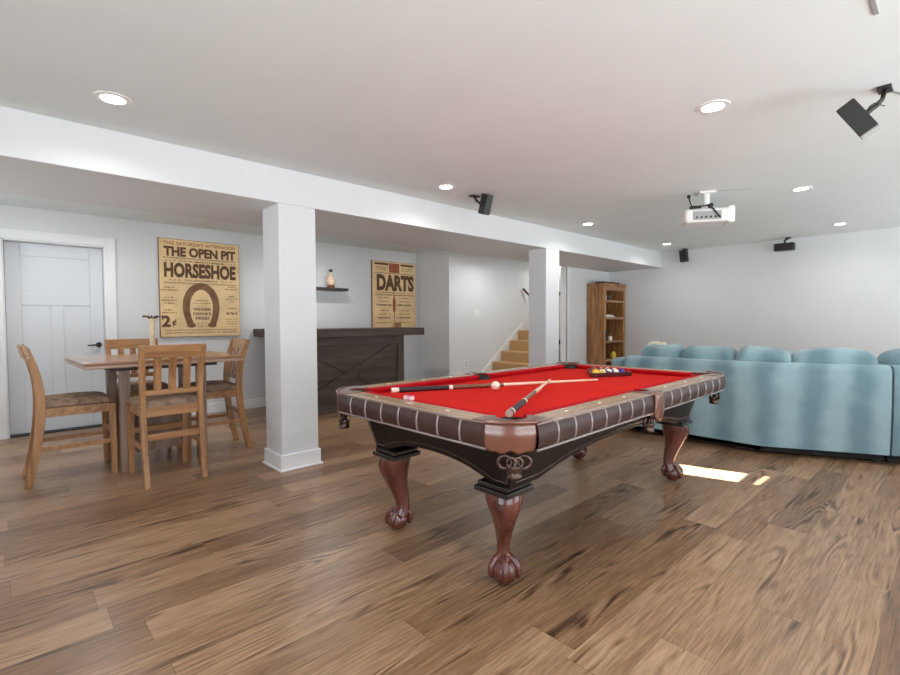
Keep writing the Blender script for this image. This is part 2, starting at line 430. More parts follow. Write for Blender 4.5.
struct('trim_4', MB().box(DX0, YL+.02, .0, DX1, YL+.18, .012), BLACK)

# ------------------------------------------------------------------ lights
def lamp(x, y, p, z=ZC-.02, size=.14, spread=150):
    l = bpy.data.lights.new('lamp', 'AREA'); l.shape = 'DISK'; l.size = size; l.energy = p; l.spread = math.radians(spread); l.color = (1, .985, .96)
    o = bpy.data.objects.new('lamp', l); COL.objects.link(o); o.location = (x, y, z); return o
def recessed(x, y, label):
    lamp(x, y, 4, ZC-.012, .1)
    t = thing('recessed_ceiling_light', label, 'ceiling light', (x, y, ZC), 0, 'recessed ceiling lights')
    MB().lathe([(.057,-.001),(.06,-.007),(.086,-.005),(.09,0),(.057,0)], (0,0,0), 28).build('trim_ring', WHITEP, t, 0, 40)
    MB().lathe([(.0001,-.002),(.057,-.002),(.057,0),(.0001,0)], (0,0,0), 28).build('diffuser', LAMP, t)
for x, y, l in ((.46, 3.205, 'lit recessed ceiling light beside the bulkhead, near the upper left above the dining side'),
                (3.014, 1.006, 'lit recessed ceiling light above the near side of the pool table'),
                (2.979, 3.247, 'lit recessed ceiling light beside the black speaker next to the bulkhead'),
                (5.45, 3.27, 'lit recessed ceiling light beside the bulkhead above the second column'),
                (7.83, 3.268, 'lit recessed ceiling light at the far end of the bulkhead'),
                (5.501, 1.059, 'lit recessed ceiling light just right of the white projector'),
                (7.884, 1.097, 'lit recessed ceiling light farthest back on the right, near the far wall')):
    recessed(x, y, l)
for x, y, p in ((.6, 5.85, 10), (3.2, 5.85, 13), (6.1, 5.25, 9), (.4, 1.0, 10), (.4, -1.1, 10), (2.95, -1.1, 10), (5.4, -1.1, 10), (7.7, -1.1, 10), (7.9, 5.4, 5)):
    lamp(x, y, p)

w = bpy.data.worlds.new('daylight'); S.world = w; w.use_nodes = True
wn_, wl_ = w.node_tree.nodes, w.node_tree.links
bg = wn_['Background']; bg.inputs['Strength'].default_value = 1.0
tcw = wn_.new('ShaderNodeTexCoord'); sxw = wn_.new('ShaderNodeSeparateXYZ'); rw = wn_.new('ShaderNodeValToRGB')
wl_.new(tcw.outputs['Generated'], sxw.inputs[0])
mw = wn_.new('ShaderNodeMapRange'); mw.inputs['From Min'].default_value = -1; wl_.new(sxw.outputs[2], mw.inputs['Value']); wl_.new(mw.outputs['Result'], rw.inputs['Fac'])
UPLIGHT, SKY = 8.4, 3.3                       # lower half of the world brightened to light the ceiling, overcast-bright sky above it
ew = rw.color_ramp.elements; ew[0].position = .47; ew[0].color = (.925, 1, 1.03, 1); ew[1].position = .53; ew[1].color = (.87*SKY/UPLIGHT, .955*SKY/UPLIGHT, 1.05*SKY/UPLIGHT, 1)
vm = wn_.new('ShaderNodeVectorMath'); vm.operation = 'SCALE'; vm.inputs['Scale'].default_value = UPLIGHT
wl_.new(rw.outputs['Color'], vm.inputs[0]); wl_.new(vm.outputs[0], bg.inputs['Color'])
def portal(loc, rot, sx, sy):
    l = bpy.data.lights.new('portal', 'AREA'); l.shape = 'RECTANGLE'; l.size = sx; l.size_y = sy
    l.cycles.is_portal = True
    o = bpy.data.objects.new('portal', l); COL.objects.link(o); o.location = loc; o.rotation_euler = rot
for h in (W0, W3, W1):
    portal(((h[0]+h[1])/2, YR-T-.01, (h[2]+h[3])/2), (-PI/2, 0, PI), h[1]-h[0], h[3]-h[2])
for h in (P1, P2):
    portal((XB-T-.01, (h[0]+h[1])/2, (h[2]+h[3])/2), (0, -PI/2, 0), h[3]-h[2], h[1]-h[0])
sd = Vector((-.28, 1, -math.tan(math.radians(25))*math.hypot(.28, 1))).normalized()
sl = bpy.data.lights.new('sun_patch_spot', 'SPOT'); sl.energy = 3.0e6; sl.shadow_soft_size = .12; sl.color = (1, .98, .95)  # added spot lamp standing in for the sun, aimed through the small opening
sl.spot_size = math.radians(1.6); sl.spot_blend = .05
so = bpy.data.objects.new('sun_patch_spot', sl); COL.objects.link(so)
so.location = Vector(((W2[0]+W2[1])/2, YR-.06, (W2[2]+W2[3])/2)) - sd*40
so.rotation_euler = sd.to_track_quat('-Z', 'Y').to_euler()

# ------------------------------------------------------------------ pool table
TC = Vector((2.645, 1.855, 0)); TR = math.radians(1.2)
pt = thing('pool_table', 'pool table with red felt, dark padded rails and carved claw-foot legs', 'pool table', TC, TR)
HL, HW, ZT, ZB = 1.278, .712, .82, .785
PKC = .15; PR = .062; SPX = -.035      # the side pockets sit a little towards the near end
def arc(cx, cy, r, a0, a1, n): return [(cx+r*math.cos(a0+(a1-a0)*i/n), cy+r*math.sin(a0+(a1-a0)*i/n)) for i in range(n+1)]
# bed with pocket notches
poly = []
bx, by = HL-.13, HW-.13
for sx, sy in ((-1,-1),(1,-1),(1,1),(-1,1)):
    cx, cy = sx*(HL-PKC), sy*(HW-PKC)
    a = arc(cx, cy, PR, 0, 2*PI, 36)
    inside = [(x, y) for x, y in a[:-1] if abs(x) < bx and abs(y) < by]
    ang = math.atan2(-sy, -sx)
    inside.sort(key=lambda p: ((math.atan2(p[1]-cy, p[0]-cx)-ang+PI) % (2*PI)), reverse=True)
    poly += inside
    if (sx, sy) in ((-1,-1), (1,1)):
        c2 = (SPX, sy*(HW-.115))
        b_ = [(x, y) for x, y in arc(c2[0], c2[1], PR, 0, 2*PI, 36)[:-1] if abs(y) < by]
        b_.sort(key=lambda p: p[0], reverse=(sy > 0)); poly += b_
MB().prism(poly, .745, ZB).build('bed_cloth', CLOTH, pt)
MB().box(-1.08, -.52, .715, 1.08, .52, .744).build('slate_frame', CABM, pt)
# wood rails, cushions
def rail(x0, x1, y0, y1, along, inner):
    """flat wooden rail top; inner = +-1 side the cushion is on"""
    m = RAILW if along == 'x' else RAILY
    o = MB().box(x0, y0, ZB-.02, x1, y1, ZT).build('rail', m, pt, .006)
    return o
def cushion(p0, p1, nrm, t0, t1, par):
    """red nose running p0-p1, growing inwards along nrm; t0, t1 = how far each end is cut back at the nose"""
    p0, p1, nrm = Vector(p0), Vector(p1), Vector(nrm); d = (p1-p0).normalized()
    prof = [(0, ZB-.005, 0), (0, ZT-.001, 0), (.03, ZT-.002, .5), (.052, ZT-.004, 1), (.052, ZT-.012, 1), (.03, ZB-.005, .6)]
    rings = []
    for p, t, s in ((p0, t0, 1), (p1, t1, -1)):
        rings.append([tuple((p + nrm*o_ + d*(s*t*q)).to_tuple()[:2]) + (z,) for o_, z, q in prof])
    MB().rings(rings).build('cushion', CUSH, par, .002)
RW = .115; e = .235; sg = .075
for sy in (-1, 1):
    y0, y1 = sorted((sy*HW, sy*(HW-RW)))
    for sx in (-1, 1):
        x0, x1 = sorted((SPX+sx*sg, sx*(HL-e)))
        r = rail(x0, x1, y0, y1, 'x', -sy)
        cushion((x0-(.02 if sx > 0 else .03), sy*(HW-RW), 0), (x1+(.03 if sx > 0 else .02), sy*(HW-RW), 0), (0, -sy, 0), .02 if sx > 0 else .05, .05 if sx > 0 else .02, r)
        for k in range(1, 4):
            dm = MB(); x = (SPX if k == 1 else 0)+sx*(sg + (HL-e-sg)*(k-.35)/3.3); dm.prism([(x-.016, sy*(HW-.06)), (x, sy*(HW-.06)-.007), (x+.016, sy*(HW-.06)), (x, sy*(HW-.06)+.007)], ZT, ZT+.0015)
            dm.build('sight', IVORY, r)
for sx in (-1, 1):
    x0, x1 = sorted((sx*HL, sx*(HL-RW)))
    r = rail(x0, x1, -(HW-e), HW-e, 'y', -sx)
    cushion((sx*(HL-RW), -(HW-e)-.03, 0), (sx*(HL-RW), HW-e+.03, 0), (-sx, 0, 0), .05, .05, r)
    for k in (-1, 0, 1):
        dm = MB(); y = k*.27; dm.prism([(sx*(HL-.06)-.007, y), (sx*(HL-.06), y-.016), (sx*(HL-.06)+.007, y), (sx*(HL-.06), y+.016)], ZT, ZT+.0015)
        dm.build('sight', IVORY, r)
# padded rail faces with piping
ZS0, ZS1 = .712, .812
def face(fn, length, npan):
    """fn(s, out, z) -> local point; s runs 0..length"""
    nu, nv = npan*8, 8
    def g(u, v):
        s = u*length; ph = (u*npan) % 1.0
        bul = .010*math.sin(PI*v)**.7 + .006*(math.sin(PI*ph)**.6 if 0 < ph < 1 else 0)*math.sin(PI*v)**.5
        return fn(s, bul, ZS0+(ZS1-ZS0)*v)
    m = MB().grid(g, nu, nv)
    m.grid(lambda u, v: fn(u*length, -.03, ZS0+(ZS1-ZS0)*v), 1, 1)
    m.grid(lambda u, v: fn(u*length, -.03*v, ZS0), nu, 1); m.grid(lambda u, v: fn(u*length, -.03*v, ZS1), nu, 1)
    o = m.build('rail_face', LEATH, pt, 0, 60)
    pm = MB()
    for k in range(1, npan):
        pm.tube([fn(length*k/npan, .011*math.sin(PI*j/10)**.7+.001, ZS0+.004+(ZS1-ZS0-.008)*j/10) for j in range(11)], .0055, 8)
    pm.tube([fn(length*k/12, .003, ZS0) for k in range(13)], .006, 8)
    pm.tube([fn(length*k/12, .002, ZS1+.003) for k in range(13)], .004, 8)
    pm.build('piping', RIBM, o, 0, 60)
ce = .16
for sy in (-1, 1):
    for sx in (-1, 1):
        x0, x1 = SPX+sx*.05, sx*(HL-.124)
        face(lambda s, o, z, x0=x0, sx=sx, sy=sy: (x0+sx*s, sy*(HW-.002+o), z), abs(x1-x0), 8)
for sx in (-1, 1):
    face(lambda s, o, z, sx=sx: (sx*(HL-.002+o), -(HW-ce)+s, z), 2*(HW-ce), 8)
# corner castings, caps, pockets
def corner(sx, sy):
    def P(u, v): return (sx*(HL-u), sy*(HW-v))
    RC = .165
    def cp(t):
        q = t/(PI/2); ax, ay = RC-RC*math.sin(t), RC-RC*math.cos(t); bx_, by_ = RC*(1-q), RC*q
        return (.4*ax+.6*bx_, .4*ay+.6*by_)
    out = [(e, 0)] + [cp(t) for t in [PI/2*i/10 for i in range(11)]] + [(0, e), (RW, e)]
    hole = [(PKC+PR*1.0*math.cos(t), PKC+PR*1.0*math.sin(t)) for t in [math.radians(120)+math.radians(210)*i/16 for i in range(17)]]
    poly = [P(*q) for q in out + hole + [(e, RW)]]
    MB().prism(poly, ZB-.02, ZT+.003).build('corner_casting', CAPM, pt, .004)
    # cap path along outside
    path = [cp(t) for t in [PI/2*(.15+.85*i/22) for i in range(23)]]
    L_ = len(path)-1
    def g(u, v):
        k = u*L_; i = min(int(k), L_-1); fr = k-i
        x = path[i][0]*(1-fr)+path[i+1][0]*fr; y = path[i][1]*(1-fr)+path[i+1][1]*fr
        i0, i1 = max(i-1, 0), min(i+2, L_); dx, dy = path[i1][0]-path[i0][0], path[i1][1]-path[i0][1]; ln = math.hypot(dx, dy)
        nx, ny = dy/ln, -dx/ln
        if nx*(.2-x)+ny*(.2-y) > 0: nx, ny = -nx, -ny
        q = abs(2*u-1)
        zb = .70+.008*math.cos(3*PI*q)*(1-q)+.016*q**6
        z = ZT+.002-(ZT+.002-zb)*v
        o = .004+.007*math.sin(PI*v)+(.004*(1-v/.12) if v < .12 else 0)
        return P(x+nx*o, y+ny*o) + (z,)
    cap = MB().grid(g, 46, 14).build('pocket_cap', CAPM, pt, 0, 60, solid=.012)
    MB().tube([g(u/30, 0) for u in range(31)], .009, 8).build('cap_roll', CAPM, cap, 0, 60)
    pocket(sx*(HL-PKC), sy*(HW-PKC), sx*.7071, sy*.7071, .10)
def pocket(cx, cy, ox, oy, push):
    c = MB()
    c.lathe([(PR+.004, ZT-.012), (PR+.002, .77), (PR-.004, .72), (.05, .68), (.03, .665), (.0001, .662)], (cx, cy, 0), 22)
    c.f.pop(); c.f.pop()                       # leave the mouth open
    o = c.build('pocket', POCK, pt, 0, 50, solid=.004)
    x, y = cx+ox*push, cy+oy*push; GS = 1.12
    m = MB(); t = Vector((-oy, ox, 0)); n = Vector((ox, oy, 0)); b0 = Vector((x, y, .66))
    for s in (-1, 1):
        ctr = b0+t*(s*.034*GS)
        m.tube([ctr+t*(.024*GS*math.cos(a))+Vector((0,0,.026*math.sin(a))) for a in [2*PI*i/16 for i in range(17)]], .008, 8)
        ctr = b0+t*(s*.012*GS)+n*.012
        m.tube([ctr+t*(.016*GS*math.cos(a))+Vector((0,0,.02*math.sin(a))) for a in [2*PI*i/12 for i in range(13)]], .005, 6)
    m.lathe([(.0001,.645),(.032,.645),(.034,.636),(.029,.628),(.029,.612),(.034,.603),(.028,.595),(.0001,.595)], (x-ox*.005, y-oy*.005, 0), 16)
    m.build('pocket_drop', BRONZE, o, 0, 50)
for sx in (-1, 1):
    for sy in (-1, 1): corner(sx, sy)
for sy in (-1, 1):
    y0 = sy*HW
    poly = [(SPX-sg, y0), (SPX+sg, y0), (SPX+sg, y0-sy*RW), (SPX+PR+.002, y0-sy*RW)] + [(q[0], q[1]) for q in arc(SPX, y0-sy*.115, PR, 0, sy*PI, 14)] + [(SPX-sg, y0-sy*RW)]
    MB().prism(poly, ZB-.02, ZT+.003).build('side_casting', CAPM, pt, .004)
    def g(u, v, sy=sy):
        q = 2*u-1; wdt = .05+.012*v-.03*max(0, v-.9)*10*abs(q)*.3
        zb = .668+.022*abs(q)**3
        z = ZT+.006-(ZT+.006-zb)*v
        return (SPX+q*wdt, sy*(HW+.016+.006*math.sin(PI*v)+.004*(1-q*q)-(.03*(1-v/.1) if v < .1 else 0)), z)
    MB().grid(g, 14, 20).build('pocket_cap', CAPM, pt, 0, 60, solid=.012)
    pocket(SPX, sy*(HW-.115), 0, sy, .075)
# cabinet with arched aprons
KX, KY = 1.125, .565          # half size at the top
ZK1, ZK0 = .745, .478
def arch(t, top):
    """lower edge height for t in -1..1"""
    a = abs(t)
    if a > .80: return ZK0
    q = 1-(a/.80)**2.4
    return ZK0 + top*q
def side(horizontal, sgn):
    half = KX if horizontal else KY
    top = .095 if horizontal else .08
    n = 40; rings = []
    def loc(s, z, inw):
        k = (ZK1-z)*.25
        w_, d_ = half-k, (KY if horizontal else KX)-k
        a, bb = s*(w_-inw if True else w_), sgn*(d_-inw)
        return (a, bb, z) if horizontal else (bb, a, z)
    for i in range(n+1):
        s = -1+2*i/n; zb = arch(s, top)
        rings.append([loc(s, zb, 0), loc(s, ZK1, 0), loc(s, ZK1, .03), loc(s, zb, .03)])
    o = MB().rings(rings).build('apron', CABM, pt, .003)
    pts = []
    for i in range(n+1):
        s = -.965+1.93*i/n; zb = arch(s, top)+.028; x, y, z = loc(s, zb, -.001); pts.append((x, y, z))
    x, y, z = loc(.955, .69, -.001); pts.append((x, y, z)); x, y, z = loc(-.955, .69, -.001); pts.append((x, y, z)); pts.append(pts[0])
    MB().tube(pts, .005, 6).build('bead', BEADM, o, 0, 60)
for s in (-1, 1): side(True, s); side(False, s)
# legs
def leg(sx, sy):
    ox, oy = sx*.7071, sy*.7071
    lx, ly = sx*1.01+.025, sy*.405
    MB().box(lx-.1, ly-.1, .438, lx+.1, ly+.1, .462).box(lx-.088, ly-.088, .462, lx+.088, ly+.088, .484).build('leg_plate', PLATEM, pt, .004)
    pth = [(.44,0,.086,.088),(.42,.006,.09,.09),(.39,.012,.09,.085),(.35,.012,.082,.069),(.30,.002,.066,.055),(.25,-.012,.053,.043),(.20,-.028,.043,.035),(.155,-.038,.037,.03),(.125,-.036,.039,.032),(.10,-.024,.048,.042),(.08,-.012,.054,.05)]
    rings = []
    n = 20
    for z, u, r, rv in pth:
        cx, cy = lx+ox*u, ly+oy*u; ring = []
        for j in range(n):
            a = 2*PI*j/n; ca, sa = math.cos(a), math.sin(a)
            # slightly squared section with a ridge on the outside
            k = (abs(ca)**2.6+abs(sa)**2.6)**(-1/2.6)
            du, dv = r*k*ca, rv*k*sa
            if ca > .9: du += .006
            ring.append((cx+ox*du-oy*dv, cy+oy*du+ox*dv, z))
        rings.append(ring)
    L0 = MB().rings(rings).build('leg', LEGM, pt, 0, 50)
    fx, fy = lx-ox*.004, ly-oy*.004
    MB().ball((fx, fy, .058), .06, 24, 14, (1.08, 1.08, .96)).build('ball_foot', LEGM, L0, 0, 60)
    for a in (0, 1.15, -1.15, PI):
        ca, sa = math.cos(a), math.sin(a)
        dx, dy = ox*ca-oy*sa, oy*ca+ox*sa
        pts, rad = [], []
        for k in range(9):
            t = k/8; th = math.radians(78-100*t); rr = .066
            pts.append((fx+dx*rr*math.cos(th)*1.06-ox*.018*(1-t), fy+dy*rr*math.cos(th)*1.06-oy*.018*(1-t), .058+rr*math.sin(th)*1.05)); rad.append(.017-.004*abs(t-.45)-.009*max(0, t-.7)/.3)
        MB().tube(pts, rad, 10).build('claw', LEGM, L0, 0, 60)
for sx in (-1, 1):
    for sy in (-1, 1): leg(sx, sy)

# ------------------------------------------------------------------ on the pool table
def P_tab(x, y, z): return (x, y, z)
def cue(p0, p1, z0, z1, label, kind=0):
    a = Vector((*p0, z0)); b = Vector((*p1, z1)); ln = (b-a).length; dv = (b-a).normalized()
    t = thing('pool_cue', label, 'pool cue', a, 0, 'pool cues on the table')
    t.rotation_euler = (0, -math.asin(dv.z), math.atan2(dv.y, dv.x))
    def seg(n, m, q0, q1, r0, r1): MB().tube([(q0*ln,0,0),(q1*ln,0,0)], [r0, r1], 14).build(n, m, t, 0, 40)
    seg('butt_cap', CUEF if kind else IVORY, 0, .03, .0155, .0155)
    if kind: seg('butt_ring', IVORY, .0302, .042, .0154, .0152); seg('grip', CUED, .042, .245, .0152, .0142); 
    else: seg('grip', CUED, .03, .245, .0152, .0142)
    seg('joint_ring', IVORY, .245, .262, .0146, .0145)
    seg('forearm', CUEF, .262, .5, .0142, .0115); seg('joint_collar', IVORY, .5, .508, .0118, .0118); seg('shaft', CUEL, .508, .985, .0112, .0068); seg('ferrule', IVORY, .985, 1, .0068, .0064)
cue((1.70, 2.352), (3.10, 1.777), .801, .793, 'long pool cue lying behind the cream ball, dark grip near the left corner')
cue((1.46, 1.225), (2.68, 1.89), .849, .819, 'shorter-looking pool cue pointing away from the near corner pocket, crossing over another cue', 1)
def ball(x, y, mat, label, z=ZB+.0286, rot=(0,0,0), group='racked pool balls'):
    o = MB().ball((0,0,0), .0283, 24, 14).build('pool_ball', mat, None, 0, 70)
    o.location = (x, y, z); o.rotation_euler = rot
    return tag(o, label, 'ball', group)
b = ball(2.235, 1.985, CUBE, 'single cream cue ball lying in front of the long cue', group=None)
q1, q2 = Vector((3.215, 1.915)), Vector((3.60, 1.730)); dq = (q2-q1).normalized(); nq = Vector((-dq.y, dq.x)); midq = (q1+q2)/2
sd_ = .40
rk = thing('ball_rack', 'dark red wooden triangle rack holding balls at the far end of the red felt', 'rack', (midq.x, midq.y, ZB), math.atan2(dq.y, dq.x))
hgt = sd_*math.sqrt(3)/2
def tri(s, y0, cut):
    h = s*math.sqrt(3)/2; P_ = [(-s/2, y0), (s/2, y0), (0, y0+h)]; out = []
    for i in range(3):
        p = Vector(P_[i]); a = Vector(P_[i-1]); c = Vector(P_[(i+1) % 3])
        out += [p+(a-p).normalized()*cut, p+((a-p).normalized()+(c-p).normalized())*cut*.28, p+(c-p).normalized()*cut]
    return out
o_, i_ = tri(sd_, 0, .035), tri(sd_-.062, .018, .03)
m = MB(); n = len(o_)
m.add([(p.x,p.y,.001) for p in o_]+[(p.x,p.y,.034) for p in o_]+[(p.x,p.y,.001) for p in i_]+[(p.x,p.y,.034) for p in i_],
      [(k,(k+1)%n,n+(k+1)%n,n+k) for k in range(n)]+[(2*n+k,3*n+k,3*n+(k+1)%n,2*n+(k+1)%n) for k in range(n)]
      +[(n+k,n+(k+1)%n,3*n+(k+1)%n,3*n+k) for k in range(n)]+[(k,2*n+k,2*n+(k+1)%n,(k+1)%n) for k in range(n)])
m.build('frame', RACKM, rk, .003)
YE, OR_, RD, PU, BL, GR, MA, BK = (238,200,60), (230,130,50), (200,40,40), (92,60,128), (60,62,150), (40,110,70), (120,36,40), (24,22,24)
def solid(n, c): return plain(n, c, .12, var=.01)
rows = [[('solid yellow', YE, 0, 'left corner'), ('yellow and white striped', (236,206,90), 1, 'second from left'), ('purple and white striped', PU, 1, 'middle'), ('blue and white striped', BL, 1, 'second from right'), ('solid blue', BL, 0, 'right corner')],
        [('solid orange', OR_, 0, 'left'), ('red and white striped', RD, 1, 'second from left'), ('solid purple', PU, 0, 'third from left'), ('green and white striped', GR, 1, 'right')],
        [('solid red', RD, 0, 'left'), ('solid black', BK, 0, 'centre'), ('orange and white striped', OR_, 1, 'right')],
        [('solid green', GR, 0, 'left'), ('maroon and white striped', MA, 1, 'right')], [('solid maroon', MA, 0, 'apex')]]
rn = ['front row', 'second row', 'third row', 'fourth row', 'back point']
for ri, row in enumerate(rows):
    for k, (nm, c, st_, pl) in enumerate(row):
        u = (k-(len(row)-1)/2)*.058; v = .052+ri*.0503
        p = midq + dq*u + nq*v
        ball(p.x, p.y, (stripe_ball if st_ else solid)(nm+' ball', c), '%s pool ball in the %s of the triangle rack' % (nm, rn[ri]), rot=(random.uniform(.2,1.2), random.uniform(-.6,.6), random.uniform(0,3)))
for i, (x, y, r_, l) in enumerate(((1.487, 1.925, .2, 'pink chalk cube on the short rail, the left of two'), (1.492, 1.893, -.15, 'pink chalk cube on the short rail, the right of two'))):
    t = thing('chalk_cube', l, 'chalk', (x, y, ZT+.0008), r_, 'chalk cubes on the rail')
    MB().box(-.0115,-.0115,0,.0115,.0115,.019).build('wrapper', CHALKP, t, .001)
    MB().box(-.0105,-.0105,.019,.0105,.0105,.0225).build('chalk', CHALKB, t, .001)

# ------------------------------------------------------------------ dining set
dt = thing('dining_table', 'square counter-height wooden dining table with storage base among four stools', 'table', (.965, 4.89, 0), math.radians(2.5))
TX, TY, TH = .585, .485, .92
tp = MB().box(-TX, -TY, TH-.02, TX, TY, TH).build('tabletop', TABW, dt, .004)
MB().box(-TX+.004, -TY+.004, TH-.05, TX-.004, TY-.004, TH-.0225).build('edge_band', TABE, tp, .006)
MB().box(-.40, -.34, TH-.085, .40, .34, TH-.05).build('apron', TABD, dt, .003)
for sx in (-1, 1):
    for sy in (-1, 1):
        MB().box(sx*.29-.036, sy*.25-.036, 0, sx*.29+.036, sy*.25+.036, TH-.05).build('leg', TABL, dt, .005)
bs = MB().box(-.2, -.2, .13, .2, .2, .5).build('storage_base', TABL, dt, .004)
pm = MB()
for k in range(4): pm.box(-.196, -.206, .15+k*.086, .196, -.20, .15+k*.086+.078)
pm.build('plank_front', TABL, bs, .003)
MB().box(-.2, -.22, .5, .2, .22, .52).build('shelf', TABL, dt, .003)

def chair(label):
    t = thing('counter_chair', label, 'chair', (0,0,0), 0, 'counter-height dining chairs')
    def post_y(z):
        pts = [(0,-.285),(.18,-.245),(.35,-.215),(.55,-.198),(.68,-.198),(.85,-.218),(1.04,-.278)]
        for (a, ya), (b_, yb) in zip(pts, pts[1:]):
            if z <= b_: return ya+(yb-ya)*(z-a)/(b_-a)
        return pts[-1][1]
    for s in (-1, 1):
        zs = [0,.1,.2,.3,.4,.5,.6,.7,.8,.9,.98,1.035]
        MB().sweep([(s*.196+s*.012*(max(0, z-.6)/.45)**2, post_y(z), z) for z in zs], [(.0185, .024+.004*math.sin(PI*min(1, z/1.03))) for z in zs]).build('back_post', CHAIRW, t, .004)
        MB().sweep([(s*.196, .245, 0), (s*.196, .24, .575)], [(.018,.018),(.023,.023)]).build('front_leg', CHAIRW, t, .004)
        MB().bar((s*.196, post_y(.27), .27), (s*.196, .243, .27), .02, .034).build('side_stretcher', CHAIRX, t, .003)
        MB().bar((s*.196, -.19, .545), (s*.196, .225, .545), .024, .072).build('side_rail', CHAIRX, t, .003)
    MB().bar((-.18, post_y(.355), .355), (.18, post_y(.355), .355), .022, .048).build('rear_stretcher', CHAIRX, t, .003)
    MB().bar((-.18, .243, .34), (.18, .243, .34), .02, .045).build('front_stretcher', CHAIRX, t, .003)
    MB().bar((-.18, -.2, .545), (.18, -.2, .545), .024, .074).build('rear_rail', CHAIRX, t, .003)
    MB().bar((-.18, .237, .545), (.18, .237, .545), .024, .072).build('front_rail', CHAIRX, t, .003)
    MB().bar((-.182, post_y(.69), .69), (.182, post_y(.69), .69), .022, .04).build('lower_back_rail', CHAIRX, t, .003)
    m = MB()                                         # bowed top rail
    rings = []
    for i in range(9):
        x = -.226+.452*i/8; bow = -.022*(1-(x/.226)**2); a = []
        for z, th in ((.955,.016),(1.052,.014)):
            yy = post_y(min(z, 1.04))+bow-.004
            a.append((x, yy-th, z)); a.append((x, yy+th, z))
        rings.append([a[0], a[1], a[3], a[2]])
    m.rings(rings).build('top_rail', CHAIRX, t, .004)
    for x in (-.1, 0, .1):
        MB().sweep([(x, post_y(z)-.006, z) for z in (.70,.79,.88,.965)], [(.026,.007)]*4).build('back_slat', CHAIRW, t, .002)
    def cush(u, v):
        x = (2*u-1); y = (2*v-1); wx = .226-.012*(1-v)
        hh = (1-abs(x)**6)*(1-abs(y)**6)
        return (x*wx, .02+y*.225, .585+.062*hh**.35*(.82+.18*(1-x*x)*(1-y*y)))
    m = MB().grid(cush, 20, 20); m.grid(lambda u, v: ((2*u-1)*(.226-.012*(1-v)), .02+(2*v-1)*.225, .58), 1, 1)
    m.grid(lambda u, v: ((2*u-1)*.214, -.205, .58+.005*v), 20, 1)
    m.build('seat_cushion', SEATF, t, 0, 60)
    return t
ch0 = chair('wooden counter chair seen from behind, at the near side of the dining table')
spots = [(.915, 4.335, .02, None), (.365, 4.86, -PI/2+.01, 'wooden counter chair in side view at the left end of the dining table'),
         (1.425, 4.92, PI/2-.03, 'wooden counter chair at the right end of the dining table, nearest the white column'),
         (.925, 5.45, PI, 'wooden counter chair behind the dining table, mostly hidden, only its top rail clear')]
for i, (x, y, a, l) in enumerate(spots):
    c = ch0 if i == 0 else dup(ch0)
    c.location = (x, y, 0); c.rotation_euler = (0,0,a)
    if l: c['label'] = l
v = thing('bud_vase', 'tall slim cream vase with a dark dried flower head on the dining table', 'vase', (.955, 4.95, TH))
MB().lathe([(.0001,0),(.03,0),(.034,.01),(.027,.03),(.021,.06),(.021,.2),(.024,.28),(.028,.33),(.024,.335),(.02,.32),(.0001,.3)], (0,0,0), 20).build('body', VASEM, v, 0, 50)
m = MB()
for k in range(9):
    a = 2*PI*k/9+.3; r_ = .05+.016*(k % 3)
    m.tube([(0,0,.31),(r_*.5*math.cos(a), r_*.5*math.sin(a), .345),(r_*math.cos(a), r_*math.sin(a), .352)], [.004,.005,.003], 6)
    m.ball((r_*math.cos(a), r_*math.sin(a), .353), .009, 8, 6)
m.build('flower_head', FLOWD, v, 0, 60)

# ------------------------------------------------------------------ bar, shelf, posters
br = thing('bar_counter', 'dark-stained wooden bar with an X-braced plank front against the left wall', 'bar', (3.235, 5.68, 0))
BX0, BX1 = -.58, 1.11
MB().prism([(BX0, .03), (BX1, .03), (BX1, .55), (BX0+.5, .55), (BX0+.5, 1.13), (BX0+.34, 1.13), (BX0+.34, .55), (BX0, .55)], 0, 1.012).build('body', BARW, br, .004)
MB().prism([(-.69, -.06), (1.46, -.06), (1.46, .66), (-.13, .66), (-.13, 1.135), (-.69, 1.135)], 1.012, 1.122).build('countertop', BARW, br, .006)
MB().box(BX0, 0, 0, BX0+.11, .03, 1.012).build('stile', BARV, br, .004); MB().box(BX1-.11, 0, 0, BX1, .03, 1.012).build('stile', BARV, br, .004)
MB().box(BX0+.11, 0, .9, BX1-.11, .03, 1.012).build('rail', BARW, br, .004); MB().box(BX0+.11, 0, .0, BX1-.11, .03, .15).build('rail', BARW, br, .004)
xm = (BX0+BX1)/2; xl, xr = BX0+.11, BX1-.11
def brace(xa, za, xb, zb):
    q = Vector((xb-xa, 0, zb-za)).normalized(); nrm_ = Vector((-q.z, 0, q.x))*.06
    a, b_ = Vector((xa, 0, za)), Vector((xb, 0, zb))
    return MB().prism_y([((a-nrm_).x,(a-nrm_).z), ((b_-nrm_).x,(b_-nrm_).z), ((b_+nrm_).x,(b_+nrm_).z), ((a+nrm_).x,(a+nrm_).z)], .004, .03)
brace(xl+.03, .19, xr-.03, .865).build('brace', BARW, br, .004)
brace(xl+.03, .865, xm-.07, .555).build('brace', BARW, br, .004)
brace(xm+.07, .50, xr-.03, .19).build('brace', BARW, br, .004)

